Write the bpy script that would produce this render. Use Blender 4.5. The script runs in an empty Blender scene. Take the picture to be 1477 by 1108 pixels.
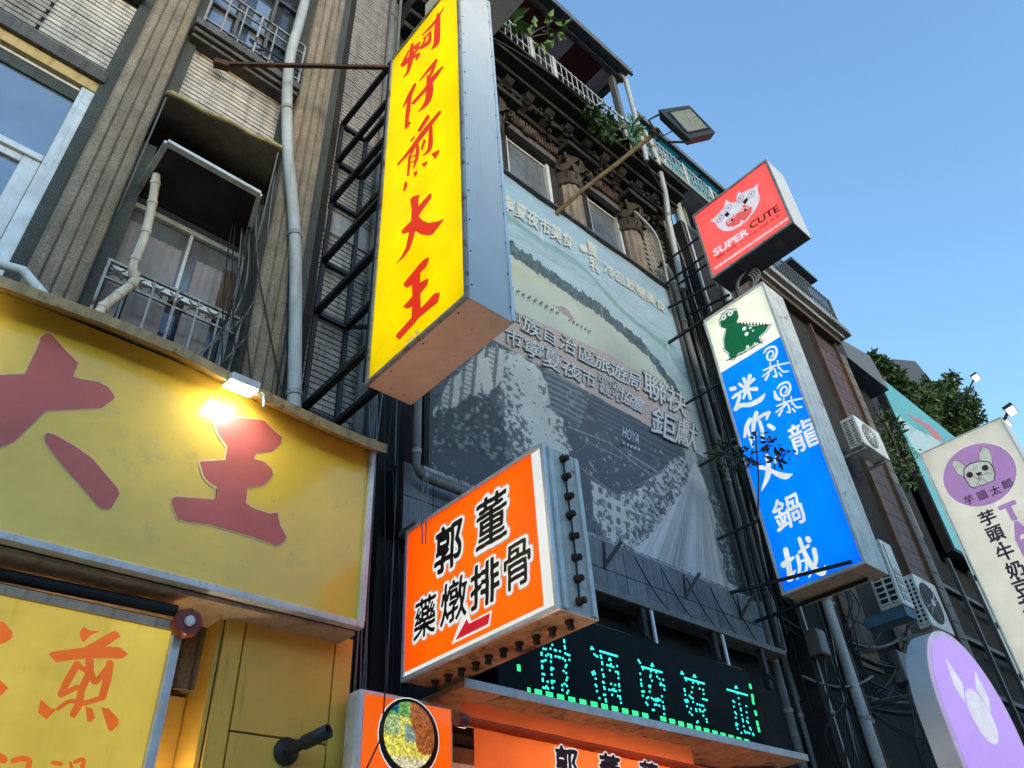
import bpy, bmesh, math, random
import numpy as np
from mathutils import Vector, Matrix
from mathutils.geometry import tessellate_polygon
random.seed(7); rng = np.random.default_rng(7)
S = bpy.context.scene
COL = S.collection

# ------------------------------------------------------------------ camera
RM = np.array([[0.74344419, -0.6664682, -0.05577512], [0.38254488, 0.49216693, -0.78194062], [0.54858923, 0.55999272, 0.62085265]])
FPX, CX, CY, CAMZ = 1113.95, 738.5, 554.0, 1.6
cd = bpy.data.cameras.new('camera'); cam = bpy.data.objects.new('camera', cd); COL.objects.link(cam)
cd.sensor_width = 36; cd.lens = 36 * FPX / 1477; cd.clip_end = 2000; cd.clip_start = 0.05
mw = Matrix.Identity(4)
for i in range(3):
    mw[i][0] = RM[0, i]; mw[i][1] = -RM[1, i]; mw[i][2] = -RM[2, i]
mw[2][3] = CAMZ
cam.matrix_world = mw
S.camera = cam

# ------------------------------------------------------------------ sky, sun, exposure
EXPO = 2.5
SUN_EL, SUN_AZ = math.radians(5), math.radians(195)
w = bpy.data.worlds.new('World'); S.world = w; w.use_nodes = True
wn = w.node_tree.nodes; bg = wn['Background']
sk = wn.new('ShaderNodeTexSky'); sk.sky_type = 'NISHITA'; sk.sun_disc = False
sk.sun_elevation = SUN_EL; sk.sun_rotation = SUN_AZ
sk.altitude = 0; sk.air_density = 1.0; sk.dust_density = 0.25; sk.ozone_density = 2.4
w.node_tree.links.new(sk.outputs[0], bg.inputs[0]); bg.inputs[1].default_value = 0.15
sl = bpy.data.lights.new('sun', 'SUN'); so = bpy.data.objects.new('sun', sl); COL.objects.link(so)
sl.energy = 0.36; sl.angle = math.radians(30); sl.color = (1, .93, .82)
sd = Vector((math.sin(SUN_AZ) * math.cos(SUN_EL), math.cos(SUN_AZ) * math.cos(SUN_EL), math.sin(SUN_EL)))
so.rotation_euler = sd.to_track_quat('Z', 'Y').to_euler()
vs = S.view_settings; S.display_settings.display_device = 'sRGB'
vs.view_transform = 'Standard'; vs.look = 'None'; vs.exposure = EXPO; vs.gamma = 1; vs.use_curve_mapping = False
S.cycles.max_bounces = 6; S.cycles.caustics_reflective = False; S.cycles.caustics_refractive = False
EK = 1 / 2 ** EXPO            # emission that shows as 1.0 at this exposure

# ------------------------------------------------------------------ helpers: rays, meshes, things
def ray(px, py):
    return RM.T @ np.array([(px - CX) / FPX, (py - CY) / FPX, 1.0])
def AY(px, py, y):
    r = ray(px, py); r = r * (y / r[1]); return Vector((r[0], r[1], r[2] + CAMZ))
def AX(px, py, x):
    r = ray(px, py); r = r * (x / r[0]); return Vector((r[0], r[1], r[2] + CAMZ))

def lin(c):
    return tuple((v / 12.92 if v <= .04045 else ((v + .055) / 1.055) ** 2.4) for v in c)
def rgb(r, g, b):
    return lin((r / 255, g / 255, b / 255))

MATS = {}
def M(name, col, rough=.6, metal=0., var=.18, scale=6., dirt_or_glow=0., dirt_or_glow_col=(.03, .028, .025), streak=True, bump=0., bscale=60., emit=0., ecol=None, rand=0., spec=.3, attr=None, rust=0., rustcol=(.10, .035, .012), grain=0., trans=0.):
    m = bpy.data.materials.new(name); MATS[name] = m; m.use_nodes = True
    nt = m.node_tree; N = nt.nodes; L = nt.links; b = N['Principled BSDF']
    b.inputs['Roughness'].default_value = rough; b.inputs['Metallic'].default_value = metal
    b.inputs['Specular IOR Level'].default_value = spec
    geo = N.new('ShaderNodeNewGeometry')
    def noise(sc, det=4, stretch=None):
        n = N.new('ShaderNodeTexNoise'); n.inputs['Scale'].default_value = sc; n.inputs['Detail'].default_value = det
        n.inputs['Roughness'].default_value = .65
        if stretch:
            mp = N.new('ShaderNodeMapping'); mp.inputs['Scale'].default_value = stretch
            L.new(geo.outputs['Position'], mp.inputs[0]); L.new(mp.outputs[0], n.inputs['Vector'])
        else:
            L.new(geo.outputs['Position'], n.inputs['Vector'])
        return n.outputs['Fac']
    def ramp(src, a, bb):
        r = N.new('ShaderNodeMapRange'); r.inputs[1].default_value = a; r.inputs[2].default_value = bb
        L.new(src, r.inputs[0]); return r.outputs[0]
    def mix(fac, a, c, typ='MIX'):
        x = N.new('ShaderNodeMix'); x.data_type = 'RGBA'; x.blend_type = typ
        if isinstance(fac, float): x.inputs[0].default_value = fac
        else: L.new(fac, x.inputs[0])
        for v, i in ((a, 6), (c, 7)):
            if isinstance(v, tuple): x.inputs[i].default_value = (*v, 1)
            else: L.new(v, x.inputs[i])
        return x.outputs[2]
    base = tuple(col)
    if attr:
        at = N.new('ShaderNodeAttribute'); at.attribute_name = attr; base = at.outputs['Color']
    lo = (1 - var,) * 3; hi = (1 + var,) * 3
    c = mix(1.0, base, mix(ramp(noise(scale), .3, .7), lo, hi), 'MULTIPLY')
    if rand:
        oi = N.new('ShaderNodeObjectInfo')
        c = mix(1.0, c, mix(oi.outputs['Random'], (1 - rand, 1 - rand, 1 - rand * 1.1), (1 + rand, 1 + rand * .95, 1 + rand * .8)), 'MULTIPLY')
    if grain:
        c = mix(1.0, c, mix(ramp(noise(90, 2), .35, .65), (1 - grain,) * 3, (1 + grain,) * 3), 'MULTIPLY')
    if dirt_or_glow:
        f = ramp(noise(3.5, 6, (5, 5, .35) if streak else None), .62 - .3 * dirt_or_glow, .95 - .2 * dirt_or_glow)
        c = mix(f, c, tuple(dirt_or_glow_col))
        f2 = ramp(noise(14, 5), .66 - .15 * dirt_or_glow, .9); c = mix(f2, c, tuple(dirt_or_glow_col))
    if rust:
        f = ramp(noise(9, 8), .62 - .3 * rust, .72 - .2 * rust); c = mix(f, c, tuple(rustcol))
    L.new(mix(1.0, c, (.22, .22, .22), 'MULTIPLY') if emit else c, b.inputs['Base Color'])
    if bump:
        bp = N.new('ShaderNodeBump'); bp.inputs['Strength'].default_value = bump; bp.inputs['Distance'].default_value = .01
        L.new(noise(bscale, 3), bp.inputs['Height']); L.new(bp.outputs[0], b.inputs['Normal'])
    if emit:
        b.inputs['Emission Strength'].default_value = emit * EK
        if ecol is None: L.new(c, b.inputs['Emission Color'])
        else: b.inputs['Emission Color'].default_value = (*ecol, 1)
    if trans:
        tl = N.new('ShaderNodeBsdfTranslucent'); L.new(c, tl.inputs[0]); ms = N.new('ShaderNodeMixShader'); ms.inputs[0].default_value = trans
        L.new(b.outputs[0], ms.inputs[1]); L.new(tl.outputs[0], ms.inputs[2]); L.new(ms.outputs[0], N['Material Output'].inputs[0])
    return m

class MB:
    def __init__(s): s.v = []; s.f = []; s.sm = []
    def add(s, vs, fs, smooth=False):
        o = len(s.v); s.v += [tuple(v) for v in vs]
        for f in fs: s.f.append([i + o for i in f]); s.sm.append(smooth)
        return s
    def box(s, x0, x1, y0, y1, z0, z1):
        x0, x1 = min(x0, x1), max(x0, x1); y0, y1 = min(y0, y1), max(y0, y1); z0, z1 = min(z0, z1), max(z0, z1)
        return s.add([(x0, y0, z0), (x1, y0, z0), (x1, y1, z0), (x0, y1, z0), (x0, y0, z1), (x1, y0, z1), (x1, y1, z1), (x0, y1, z1)],
              [(0, 3, 2, 1), (4, 5, 6, 7), (0, 1, 5, 4), (1, 2, 6, 5), (2, 3, 7, 6), (3, 0, 4, 7)])
    def obox(s, c, ax, ay, az):
        c = Vector(c); vs = []
        for k in (-1, 1):
            for i, j in ((-1, -1), (1, -1), (1, 1), (-1, 1)): vs.append(c + Vector(ax) * i + Vector(ay) * j + Vector(az) * k)
        return s.add(vs, [(0, 3, 2, 1), (4, 5, 6, 7), (0, 1, 5, 4), (1, 2, 6, 5), (2, 3, 7, 6), (3, 0, 4, 7)])
    def bar(s, a, b, wd=.03, hg=None, up=(0, 0, 1)):
        a = Vector(a); b = Vector(b); d = b - a; l = d.length; d.normalize(); hg = hg or wd
        u = Vector(up)
        if abs(d.dot(u)) > .95: u = Vector((1, 0, 0))
        x = d.cross(u).normalized(); u = x.cross(d)
        return s.obox((a + b) / 2, x * wd / 2, u * hg / 2, d * l / 2)
    def tube(s, pts, r=.02, n=8, caps=True):
        pts = [Vector(p) for p in pts]; rs = r if isinstance(r, (list, tuple)) else [r] * len(pts)
        o = []; prev = None
        for i, p in enumerate(pts):
            t = (pts[min(i + 1, len(pts) - 1)] - pts[max(i - 1, 0)]).normalized()
            if prev is None:
                h = Vector((0, 0, 1)) if abs(t.z) < .9 else Vector((1, 0, 0)); x = t.cross(h).normalized()
            else:
                x = (prev - t * prev.dot(t)).normalized()
            prev = x; y = t.cross(x)
            for k in range(n):
                a = 2 * math.pi * k / n; o.append(p + (x * math.cos(a) + y * math.sin(a)) * rs[i])
        fs = [(i * n + k, i * n + (k + 1) % n, (i + 1) * n + (k + 1) % n, (i + 1) * n + k) for i in range(len(pts) - 1) for k in range(n)]
        s.add(o, fs, True)
        if caps: s.add([o[k] for k in range(n)][::-1] , [tuple(range(n))]); s.add(o[-n:], [tuple(range(n))])
        return s
    def lathe(s, c, prof, n=16, ax=(0, 0, 1)):
        ax = Vector(ax).normalized(); h = Vector((0, 0, 1)) if abs(ax.z) < .9 else Vector((1, 0, 0))
        x = ax.cross(h).normalized(); y = ax.cross(x); c = Vector(c); o = []
        for r, t in prof:
            for k in range(n):
                a = 2 * math.pi * k / n; o.append(c + ax * t + (x * math.cos(a) + y * math.sin(a)) * r)
        fs = [(i * n + k, i * n + (k + 1) % n, (i + 1) * n + (k + 1) % n, (i + 1) * n + k) for i in range(len(prof) - 1) for k in range(n)]
        s.add(o, fs, True); s.add(o[:n][::-1], [tuple(range(n))]); s.add(o[-n:], [tuple(range(n))]); return s
    def poly(s, pts):
        tri = tessellate_polygon([[Vector(p) for p in pts]]); return s.add(pts, [tuple(t) for t in tri])
    def prism(s, pts, d):
        """closed outline pts (3D, planar) extruded by d"""
        d = Vector(d); a = [Vector(p) for p in pts]; b = [p + d for p in a]; n = len(a)
        tri = [tuple(t) for t in tessellate_polygon([a])]
        s.add(a, tri); s.add(b, [t[::-1] for t in tri])
        return s.add(a + b, [(i, (i + 1) % n, n + (i + 1) % n, n + i) for i in range(n)])
    def build(s, name, mat, parent=None, label=None, kind=None, bevel=0, recalc=True):
        me = bpy.data.meshes.new(name); off = Vector((0, 0, 0))
        if parent is not None:
            p = parent
            while p is not None: off += p.location; p = p.parent
        me.from_pydata([(v[0] - off.x, v[1] - off.y, v[2] - off.z) for v in s.v], [], s.f)
        me.polygons.foreach_set('use_smooth', s.sm); me.materials.append(mat)
        if recalc:
            bm = bmesh.new(); bm.from_mesh(me); bmesh.ops.recalc_face_normals(bm, faces=bm.faces); bm.to_mesh(me); bm.free()
        o = bpy.data.objects.new(name, me); COL.objects.link(o)
        if parent is not None: o.parent = parent
        if label: o['label'] = label
        if kind: o['kind'] = kind
        if bevel:
            md = o.modifiers.new('edge', 'BEVEL'); md.width = bevel; md.segments = 2; md.limit_method = 'ANGLE'
        return o

def thing(name, label, cat, loc=(0, 0, 0), group=None):
    o = bpy.data.objects.new(name, None); COL.objects.link(o); o.location = loc; o['label'] = label; o['category'] = cat
    o.empty_display_size = .1
    if group: o['group'] = group
    return o
def tag(o, label, cat, group=None):
    o['label'] = label; o['category'] = cat
    if group: o['group'] = group
    return o
def copies(name, mesh_obj, locs, parent):
    """alike pieces that share one mesh; locs in world coordinates of the mesh origin"""
    for i, l in enumerate(locs):
        o = mesh_obj.copy(); COL.objects.link(o); o.parent = parent; o.location = Vector(l) - parent.location; o.name = name

# ------------------------------------------------------------------ sign planes, print, lettering
class Plane:
    """a printed surface: x = const (sign across the pavement) or y = const (along the facade)"""
    def __init__(s, axis, val):
        s.axis, s.val = axis, val
        s.N = Vector((-1, 0, 0)) if axis == 'x' else Vector((0, -1, 0))
    def at(s, p, d=0.):
        if len(p) == 2: q = AX(p[0], p[1], s.val) if s.axis == 'x' else AY(p[0], p[1], s.val)
        else: q = Vector(p)
        return q + s.N * d
def zoomed(ox, oy, k):
    return lambda pts: [(ox + p[0] / k, oy + p[1] / k) + tuple(w / k for w in p[2:]) for p in pts]
def fill_px(pl, name, mat, pts, d, parent, label=None):
    return MB().poly([pl.at(p, d) for p in pts]).build(name, mat, parent, label, recalc=False)
def smooth_path(pts, n=5):
    if len(pts) < 3: return pts
    P = [np.array(p, float) for p in pts]; P = [2 * P[0] - P[1]] + P + [2 * P[-1] - P[-2]]; out = []
    for i in range(1, len(P) - 2):
        for t in np.linspace(0, 1, n, endpoint=False):
            a, b, c, e = P[i - 1], P[i], P[i + 1], P[i + 2]
            out.append(.5 * (2 * b + (c - a) * t + (2 * a - 5 * b + 4 * c - e) * t ** 2 + (3 * b - a - 3 * c + e) * t ** 3))
    out.append(P[-2]); return out
def stroke(mb, pl, pts, d, wscale=1.):
    """brush stroke: (px, py, width_px) list, round ends"""
    pts = smooth_path(pts); L = []; Rr = []
    n = len(pts)
    for i, p in enumerate(pts):
        a = np.array(pts[max(i - 1, 0)][:2]); b = np.array(pts[min(i + 1, n - 1)][:2]); t = b - a; t = t / (np.linalg.norm(t) + 1e-9)
        nn = np.array([-t[1], t[0]]) * max(p[2], .3) / 2 * wscale; c = np.array(p[:2]); L.append(c + nn); Rr.append(c - nn)
        if i == 0: t0 = t
    def cap(p, t, w):
        t = np.array(t); nn = np.array([-t[1], t[0]])
        return [np.array(p[:2]) + (nn * math.cos(a) + t * math.sin(a)) * w / 2 * wscale for a in np.linspace(0, math.pi, 7)[1:-1]]
    e = cap(pts[-1], t, pts[-1][2]); s0 = cap(pts[0], -t0, pts[0][2])
    ring = L + e + Rr[::-1] + s0
    vs = [pl.at((q[0], q[1]), d) for q in ring]
    m = len(L); fs = [(i, i + 1, len(L) + len(e) + (m - 2 - i), len(L) + len(e) + (m - 1 - i)) for i in range(m - 1)]
    fs.append(tuple([m - 1] + list(range(m, m + len(e))) + [m + len(e)]))
    k = 2 * m + len(e); fs.append(tuple([k - 1] + list(range(k, k + len(s0))) + [0]))
    mb.add(vs, fs)

_gl = {}
def glyphs(txt, off=0.):
    key = (txt, off)
    if key not in _gl:
        cu = bpy.data.curves.new('lettering_source', 'FONT'); cu.body = txt; cu.resolution_u = 3; cu.offset = off
        o = bpy.data.objects.new('lettering_source', cu); COL.objects.link(o)
        me = bpy.data.meshes.new_from_object(o.evaluated_get(bpy.context.evaluated_depsgraph_get()))
        V = np.array([v.co[:2] for v in me.vertices]).reshape(-1, 2); F = [tuple(p.vertices) for p in me.polygons]
        bpy.data.objects.remove(o); bpy.data.curves.remove(cu); bpy.data.meshes.remove(me)
        _gl[key] = (V, F)
    return _gl[key]
_ras = {}
def bold(txt, r, N=64, soft=1.2):
    """characters thickened by r (em) with rounded brush-like ends: filled contour of a dilated raster"""
    key = (txt, round(r, 4), N)
    if key in _ras: return _ras[key]
    V, F = glyphs(txt, 0.); mn, mx = V.min(0), V.max(0); pad = .22; hgt = mx[1] - mn[1]; wd = mx[0] - mn[0]
    cell = hgt / N; nx, ny = int((wd + 2 * pad) / cell) + 2, int((hgt + 2 * pad) / cell) + 2
    K = 2; nX, nY = nx * K, ny * K; c = cell / K; mask = np.zeros((nY, nX), bool)
    for f in F:
        P = (V[list(f)] - mn + pad) / c
        for k in range(1, len(P) - 1):
            a, b, d = P[0], P[k], P[k + 1]
            x0, x1 = int(max(0, min(a[0], b[0], d[0]) - 1)), int(min(nX, max(a[0], b[0], d[0]) + 2)); y0, y1 = int(max(0, min(a[1], b[1], d[1]) - 1)), int(min(nY, max(a[1], b[1], d[1]) + 2))
            if x1 <= x0 or y1 <= y0: continue
            X, Y = np.meshgrid(np.arange(x0, x1) + .5, np.arange(y0, y1) + .5)
            e = lambda p, q: (q[0] - p[0]) * (Y - p[1]) - (q[1] - p[1]) * (X - p[0])
            e1, e2, e3 = e(a, b), e(b, d), e(d, a)
            mask[y0:y1, x0:x1] |= ((e1 >= 0) & (e2 >= 0) & (e3 >= 0)) | ((e1 <= 0) & (e2 <= 0) & (e3 <= 0))
    yy = np.fft.fftfreq(nY)[:, None] * nY; xx = np.fft.fftfreq(nX)[None] * nX
    def conv(a, k): return np.real(np.fft.ifft2(np.fft.fft2(a) * np.fft.fft2(k)))
    rr_ = r / c
    m = mask.astype(float)
    if rr_ > .6: m = (conv(m, (xx ** 2 + yy ** 2 <= rr_ ** 2).astype(float)) > .5).astype(float)
    g_ = np.exp(-(xx ** 2 + yy ** 2) / (2 * soft ** 2)); m = conv(m, g_ / g_.sum())
    fld = m.reshape(ny, K, nx, K).mean((1, 3)) - .5
    vid = {}; vs = []; fs = []
    def vert(kx, co):
        if kx not in vid: vid[kx] = len(vs); vs.append(co)
        return vid[kx]
    pos = lambda i, j: ((j + .5) * cell - pad + mn[0], (i + .5) * cell - pad + mn[1])
    act = np.argwhere((np.maximum.reduce([fld[:-1, :-1], fld[:-1, 1:], fld[1:, 1:], fld[1:, :-1]]) > 0))
    for i, j in act:
        cs = [(i, j), (i, j + 1), (i + 1, j + 1), (i + 1, j)]; val = [fld[q] for q in cs]; ring = []
        for k in range(4):
            a, b = cs[k], cs[(k + 1) % 4]; va, vb = val[k], val[(k + 1) % 4]
            if va > 0: ring.append(vert(a, pos(*a)))
            if (va > 0) != (vb > 0):
                t = va / (va - vb); pa, pb = pos(*a), pos(*b); ring.append(vert((min(a, b), max(a, b)), (pa[0] + (pb[0] - pa[0]) * t, pa[1] + (pb[1] - pa[1]) * t)))
        if len(ring) > 2: fs.append(tuple(ring))
    _ras[key] = (np.array(vs).reshape(-1, 2), fs); return _ras[key]
def letters(pl, txt, bl, br, tl, mat, parent, off=0., d=.002, name='lettering', wob=0., seed=1, only=None):
    """set txt into the parallelogram bl-br-tl (pixels or points on the sign's plane)"""
    V0, _ = glyphs(txt, 0.); V, F = bold(txt, off, 64 if len(txt) == 1 else 36) if off > 0 else glyphs(txt, 0.)
    mn, mx = V0.min(0), V0.max(0); uv = (V - mn) / (mx - mn)
    if wob:
        a = np.random.default_rng(seed).uniform(0, 6.28, 4)
        uv = uv + wob * np.stack([np.sin(uv[:, 1] * 9 + a[0]) + .7 * np.sin(uv[:, 1] * 21 + a[2]), np.sin(uv[:, 0] * 8 + a[1]) + .7 * np.sin(uv[:, 0] * 23 + a[3])], 1)
    B, R_, T = pl.at(bl), pl.at(br), pl.at(tl); U, W = R_ - B, T - B
    mb = MB(); mb.add([B + U * float(u) + W * float(v) + pl.N * d for u, v in uv], F)
    return mb.build(name, mat, parent, recalc=False)
def char_at(pl, ch, c, wpx, h, mat, parent, off=0., d=.002, wob=0., slant=0., name='character', seed=1, w=None):
    """one character centred on pixel c; h metres tall, w wide"""
    C = pl.at(c); w = w or h; U = Vector((0, -1, 0)) if pl.axis == 'x' else Vector((1, 0, 0)); Z = Vector((0, 0, 1)) + U * slant
    bl = C - U * w / 2 - Z * h / 2
    return letters(pl, ch, tuple(bl), tuple(bl + U * w), tuple(bl + Z * h), mat, parent, off, d, name, wob, seed)
def disc_px(pl, mat, c, rpx, d, parent, name='emblem', ry=None, n=28):
    """disc on the sign plane, radius in metres"""
    C = pl.at(c); U = Vector((0, -1, 0)) if pl.axis == 'x' else Vector((1, 0, 0)); ry = ry or rpx
    return MB().add([C + U * rpx * math.cos(a) + Vector((0, 0, ry * math.sin(a))) + pl.N * d for a in np.linspace(0, 2 * math.pi, n, endpoint=False)], [tuple(range(n))]).build(name, mat, parent, recalc=False)

# ------------------------------------------------------------------ materials
M('stone', (.235, .20, .15), .95, var=.22, scale=5, dirt_or_glow=.55, dirt_or_glow_col=(.09, .075, .055), bump=.6, bscale=140, grain=.35)
M('green_stone', (.055, .065, .058), .75, dirt_or_glow=.4, grain=.5, bump=.3, bscale=120)
M('tile', (.47, .44, .39), .45, var=.12, scale=9, dirt_or_glow=.5, dirt_or_glow_col=(.16, .145, .125), rand=.16)
M('tile_dim', (.30, .27, .24), .5, var=.2, scale=9, dirt_or_glow=.6, dirt_or_glow_col=(.11, .095, .08), rand=.2)
M('grout', (.022, .02, .018), .95, dirt_or_glow=.3)
M('dark_wall', (.02, .019, .019), .95, dirt_or_glow=.5, var=.3, bump=.3)
M('black_wall', (.011, .011, .011), .95, dirt_or_glow=.3, var=.3)
M('black_steel', (.018, .018, .02), .55, var=.3, rust=.15)
M('aluminium', (.62, .64, .62), .42, .25, dirt_or_glow=.35, dirt_or_glow_col=(.2, .19, .17))
M('bright_metal', (.60, .63, .66), .38, .35, dirt_or_glow=.25, dirt_or_glow_col=(.22, .22, .21), var=.1)
M('white_paint', (.72, .73, .70), .5, dirt_or_glow=.35, dirt_or_glow_col=(.28, .25, .2), var=.1)
M('grey_pvc', (.40, .43, .43), .45, dirt_or_glow=.45, dirt_or_glow_col=(.2, .2, .18), var=.12)
M('dull_pvc', (.17, .17, .16), .55, dirt_or_glow=.7, dirt_or_glow_col=(.07, .065, .055), var=.2)
M('cream_frame', (.50, .36, .14), .5, dirt_or_glow=.4)
M('window_glass', (.30, .34, .38), .10, .65, var=.10, scale=1.2)
M('dim_glass', (.10, .12, .14), .10, .55, var=.3, scale=2)
M('dusty_glass', (.20, .22, .24), .25, .45, var=.3, scale=3, dirt_or_glow=.4, dirt_or_glow_col=(.1, .1, .1))
M('red_brown', (.026, .013, .010), .3, var=.3)
M('curtain', (.25, .235, .24), .9, var=.2, scale=3)
M('brown_drape', (.13, .085, .05), .9, var=.3, scale=8)
M('awning_cloth', (.014, .010, .006), .85, var=.4, scale=7, dirt_or_glow=.6)
M('awning_edge', (.42, .38, .22), .85, var=.3)
M('rail_white', (.42, .43, .42), .5, rust=.12, dirt_or_glow=.3)
M('iron', (.10, .105, .105), .55, .2, rust=.2)
M('iron_pale', (.30, .31, .30), .55, .2, rust=.25, dirt_or_glow=.4)
M('tape_white', (.62, .56, .44), .7, dirt_or_glow=.5, dirt_or_glow_col=(.28, .22, .14), bump=.3, bscale=50)
M('cable_black', (.012, .012, .013), .5)
M('cable_grey', (.16, .165, .17), .55, var=.3)
M('cable_pale', (.35, .35, .33), .55, var=.3)
M('board_yellow', (.86, .56, .06), .16, var=.08, scale=2.2, dirt_or_glow=.12, dirt_or_glow_col=(.38, .31, .12), streak=False, spec=.5)
M('board_red', (.55, .13, .10), .35, var=.10, scale=3)
M('hood_tan', (.40, .29, .13), .6, dirt_or_glow=.6, dirt_or_glow_col=(.13, .1, .07), rust=.15)
M('trim_pale', (.62, .62, .60), .45, .1, dirt_or_glow=.3, dirt_or_glow_col=(.25, .22, .2))
M('soffit_brown', (.52, .40, .28), .7, dirt_or_glow=.4, dirt_or_glow_col=(.14, .1, .08), var=.15)
M('board_edge', (.80, .62, .30), .4, var=.1)
M('tan_panel', (.78, .50, .085), .4, var=.08, scale=3, dirt_or_glow=.15, dirt_or_glow_col=(.2, .14, .06))
M('groove', (.015, .012, .01), .9)
M('lit_yellow', (.9, .72, .0), .35, var=.07, scale=2.0, emit=.92)
M('lit_red', (.75, .03, .01), .4, var=.05, emit=.95)
M('red_rim', (.95, .45, .05), .4, emit=.8)
M('jian_yellow', (.86, .64, .10), .35, var=.25, scale=1.4, dirt_or_glow=.25, dirt_or_glow_col=(.70, .42, .01), emit=.64)  # uneven backlight put into the face colour as mottling and orange streaks
M('jian_red', (.8, .16, .02), .4, var=.15, scale=2, emit=.75)
M('sign_silver', (.50, .52, .53), .55, .0, var=.08, scale=1.5, dirt_or_glow=.15, dirt_or_glow_col=(.3, .3, .32))
M('sign_brown', (.74, .57, .45), .6, var=.08, dirt_or_glow=.15, dirt_or_glow_col=(.2, .14, .1))
M('lit_orange', (.95, .13, .004), .22, var=.05, scale=2.5, emit=.9)
M('print_black', (.012, .01, .01), .35)
M('print_grey', (.55, .50, .44), .4, emit=.35)
M('lit_white', (.86, .88, .84), .35, var=.05, scale=2, emit=.85)
M('lit_crimson', (.70, .01, .03), .35, emit=.8)
M('sign_white', (.60, .56, .50), .5, dirt_or_glow=.5, dirt_or_glow_col=(.26, .24, .2), rust=.08)
M('sign_under', (.50, .30, .16), .7, dirt_or_glow=.4, rust=.3)
M('rust_dark', (.045, .03, .022), .85, rust=.4)
M('cute_red', (.95, .15, .155), .35, var=.05, scale=2, emit=.72)
M('cute_white', (.80, .78, .88), .4, emit=.75)
M('cute_ring', (.42, .44, .52), .4, emit=.5)
M('cute_black', (.03, .012, .014), .4)
M('cute_brown', (.25, .05, .05), .4, emit=.15)
M('slate', (.05, .05, .052), .6, dirt_or_glow=.2)
M('lit_blue', (.0, .18, .90), .3, var=.25, scale=1.4, emit=.88)
M('lit_cream', (.72, .75, .62), .35, var=.06, scale=2, emit=.75)
M('dino_green', (.005, .19, .075), .4, var=.12, emit=.6)
M('blue_white', (.80, .88, .86), .4, emit=.85)
M('lit_pale', (.66, .71, .60), .35, var=.07, scale=1.2, dirt_or_glow=.2, dirt_or_glow_col=(.5, .38, .2), emit=.72)
M('lilac', (.48, .28, .60), .35, var=.05, emit=.68)
M('lilac_lit', (.50, .28, .85), .35, var=.05, emit=.9)
M('lilac_rim', (.62, .55, .80), .4, emit=.55)
M('print_plum', (.09, .035, .08), .4)
M('dog_grey', (.60, .66, .58), .4, emit=.65)
M('led_black', (.004, .008, .009), .6, var=.2, spec=.08)
M('led_cyan', (.05, .9, .72), .4, var=0, emit=1.9, ecol=(.03, .85, .72))
M('led_green', (.02, .8, .22), .4, var=0, emit=1.3, ecol=(.03, .95, .28))
M('lamp_white', (1, 1, 1), .4, var=0, emit=75, ecol=(1, .97, .9))
M('lamp_far', (1, 1, 1), .4, var=0, emit=2.2, ecol=(1, .96, .9))
M('tube_lit', (1, 1, 1), .4, var=0, emit=120, ecol=(1, .84, .62))
M('lamp_body', (.03, .032, .035), .5)
M('lamp_glass', (.20, .195, .13), .25, var=.25, scale=14, dirt_or_glow=.3)
M('lamp_arm', (.16, .13, .06), .7, var=.3, rust=.5, rustcol=(.09, .06, .025))
M('banner_orange', (.66, .13, .028), .7, var=.12, scale=3, trans=.5)
M('banner_print', (.10, .015, .02), .7)
M('fascia_tile', (.15, .16, .165), .45, var=.2, scale=4, dirt_or_glow=.7, dirt_or_glow_col=(.05, .05, .048), rand=.12)
M('slab_dark', (.10, .10, .098), .8, dirt_or_glow=.7, bump=.3)
M('cornice', (.034, .031, .027), .95, var=.4, dirt_or_glow=.95, dirt_or_glow_col=(.014, .012, .01), bump=.5, bscale=50)
M('column_stone', (.25, .20, .15), .9, var=.2, dirt_or_glow=.75, dirt_or_glow_col=(.06, .05, .04), bump=.4, bscale=90, grain=.2)
M('capital_stone', (.078, .068, .055), .95, var=.3, dirt_or_glow=.95, dirt_or_glow_col=(.035, .03, .025), bump=.5, bscale=60)
M('louvre', (.09, .052, .034), .7, var=.15, dirt_or_glow=.45)
M('roof_metal', (.11, .115, .115), .6, .1, dirt_or_glow=.5, dirt_or_glow_col=(.07, .07, .065))
M('ceiling_red', (.13, .03, .028), .8, var=.25)
M('ceiling_pale', (.60, .52, .48), .8, dirt_or_glow=.4, streak=False)
M('beige', (.55, .45, .33), .75, var=.08, dirt_or_glow=.15, dirt_or_glow_col=(.3, .25, .18))
M('turquoise', (.05, .42, .36), .45, var=.12, trans=.75)
M('brown_tile', (.075, .034, .017), .5, var=.25, scale=4, dirt_or_glow=.6, dirt_or_glow_col=(.05, .03, .022), rand=.22)
M('pale_tile', (.13, .10, .08), .6, dirt_or_glow=.5, rand=.15)
M('concrete', (.27, .275, .27), .85, dirt_or_glow=.65, dirt_or_glow_col=(.1, .1, .095))
M('ac_white', (.60, .61, .57), .5, dirt_or_glow=.5, dirt_or_glow_col=(.25, .22, .17))
M('ac_dark', (.02, .021, .022), .6)
M('ac_blue', (.06, .14, .20), .6, dirt_or_glow=.4)
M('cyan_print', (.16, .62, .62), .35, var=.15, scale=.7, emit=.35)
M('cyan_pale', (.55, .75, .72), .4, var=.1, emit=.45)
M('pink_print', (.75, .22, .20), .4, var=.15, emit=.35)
M('leaf', (.045, .085, .022), .5, var=.45, scale=5, spec=.4)
M('leaf_bright', (.10, .17, .035), .45, var=.35, scale=9, spec=.4)
M('leaf_dark', (.022, .045, .016), .5, var=.45, scale=3, spec=.4)
M('bark', (.08, .06, .045), .9, bump=.5)
M('red_plastic', (.23, .045, .035), .4, dirt_or_glow=.2)
M('asphalt', (.05, .05, .052), .85, var=.2, bump=.3)
M('bounce_paver', (.32, .29, .25), .8, var=.2)
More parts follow.
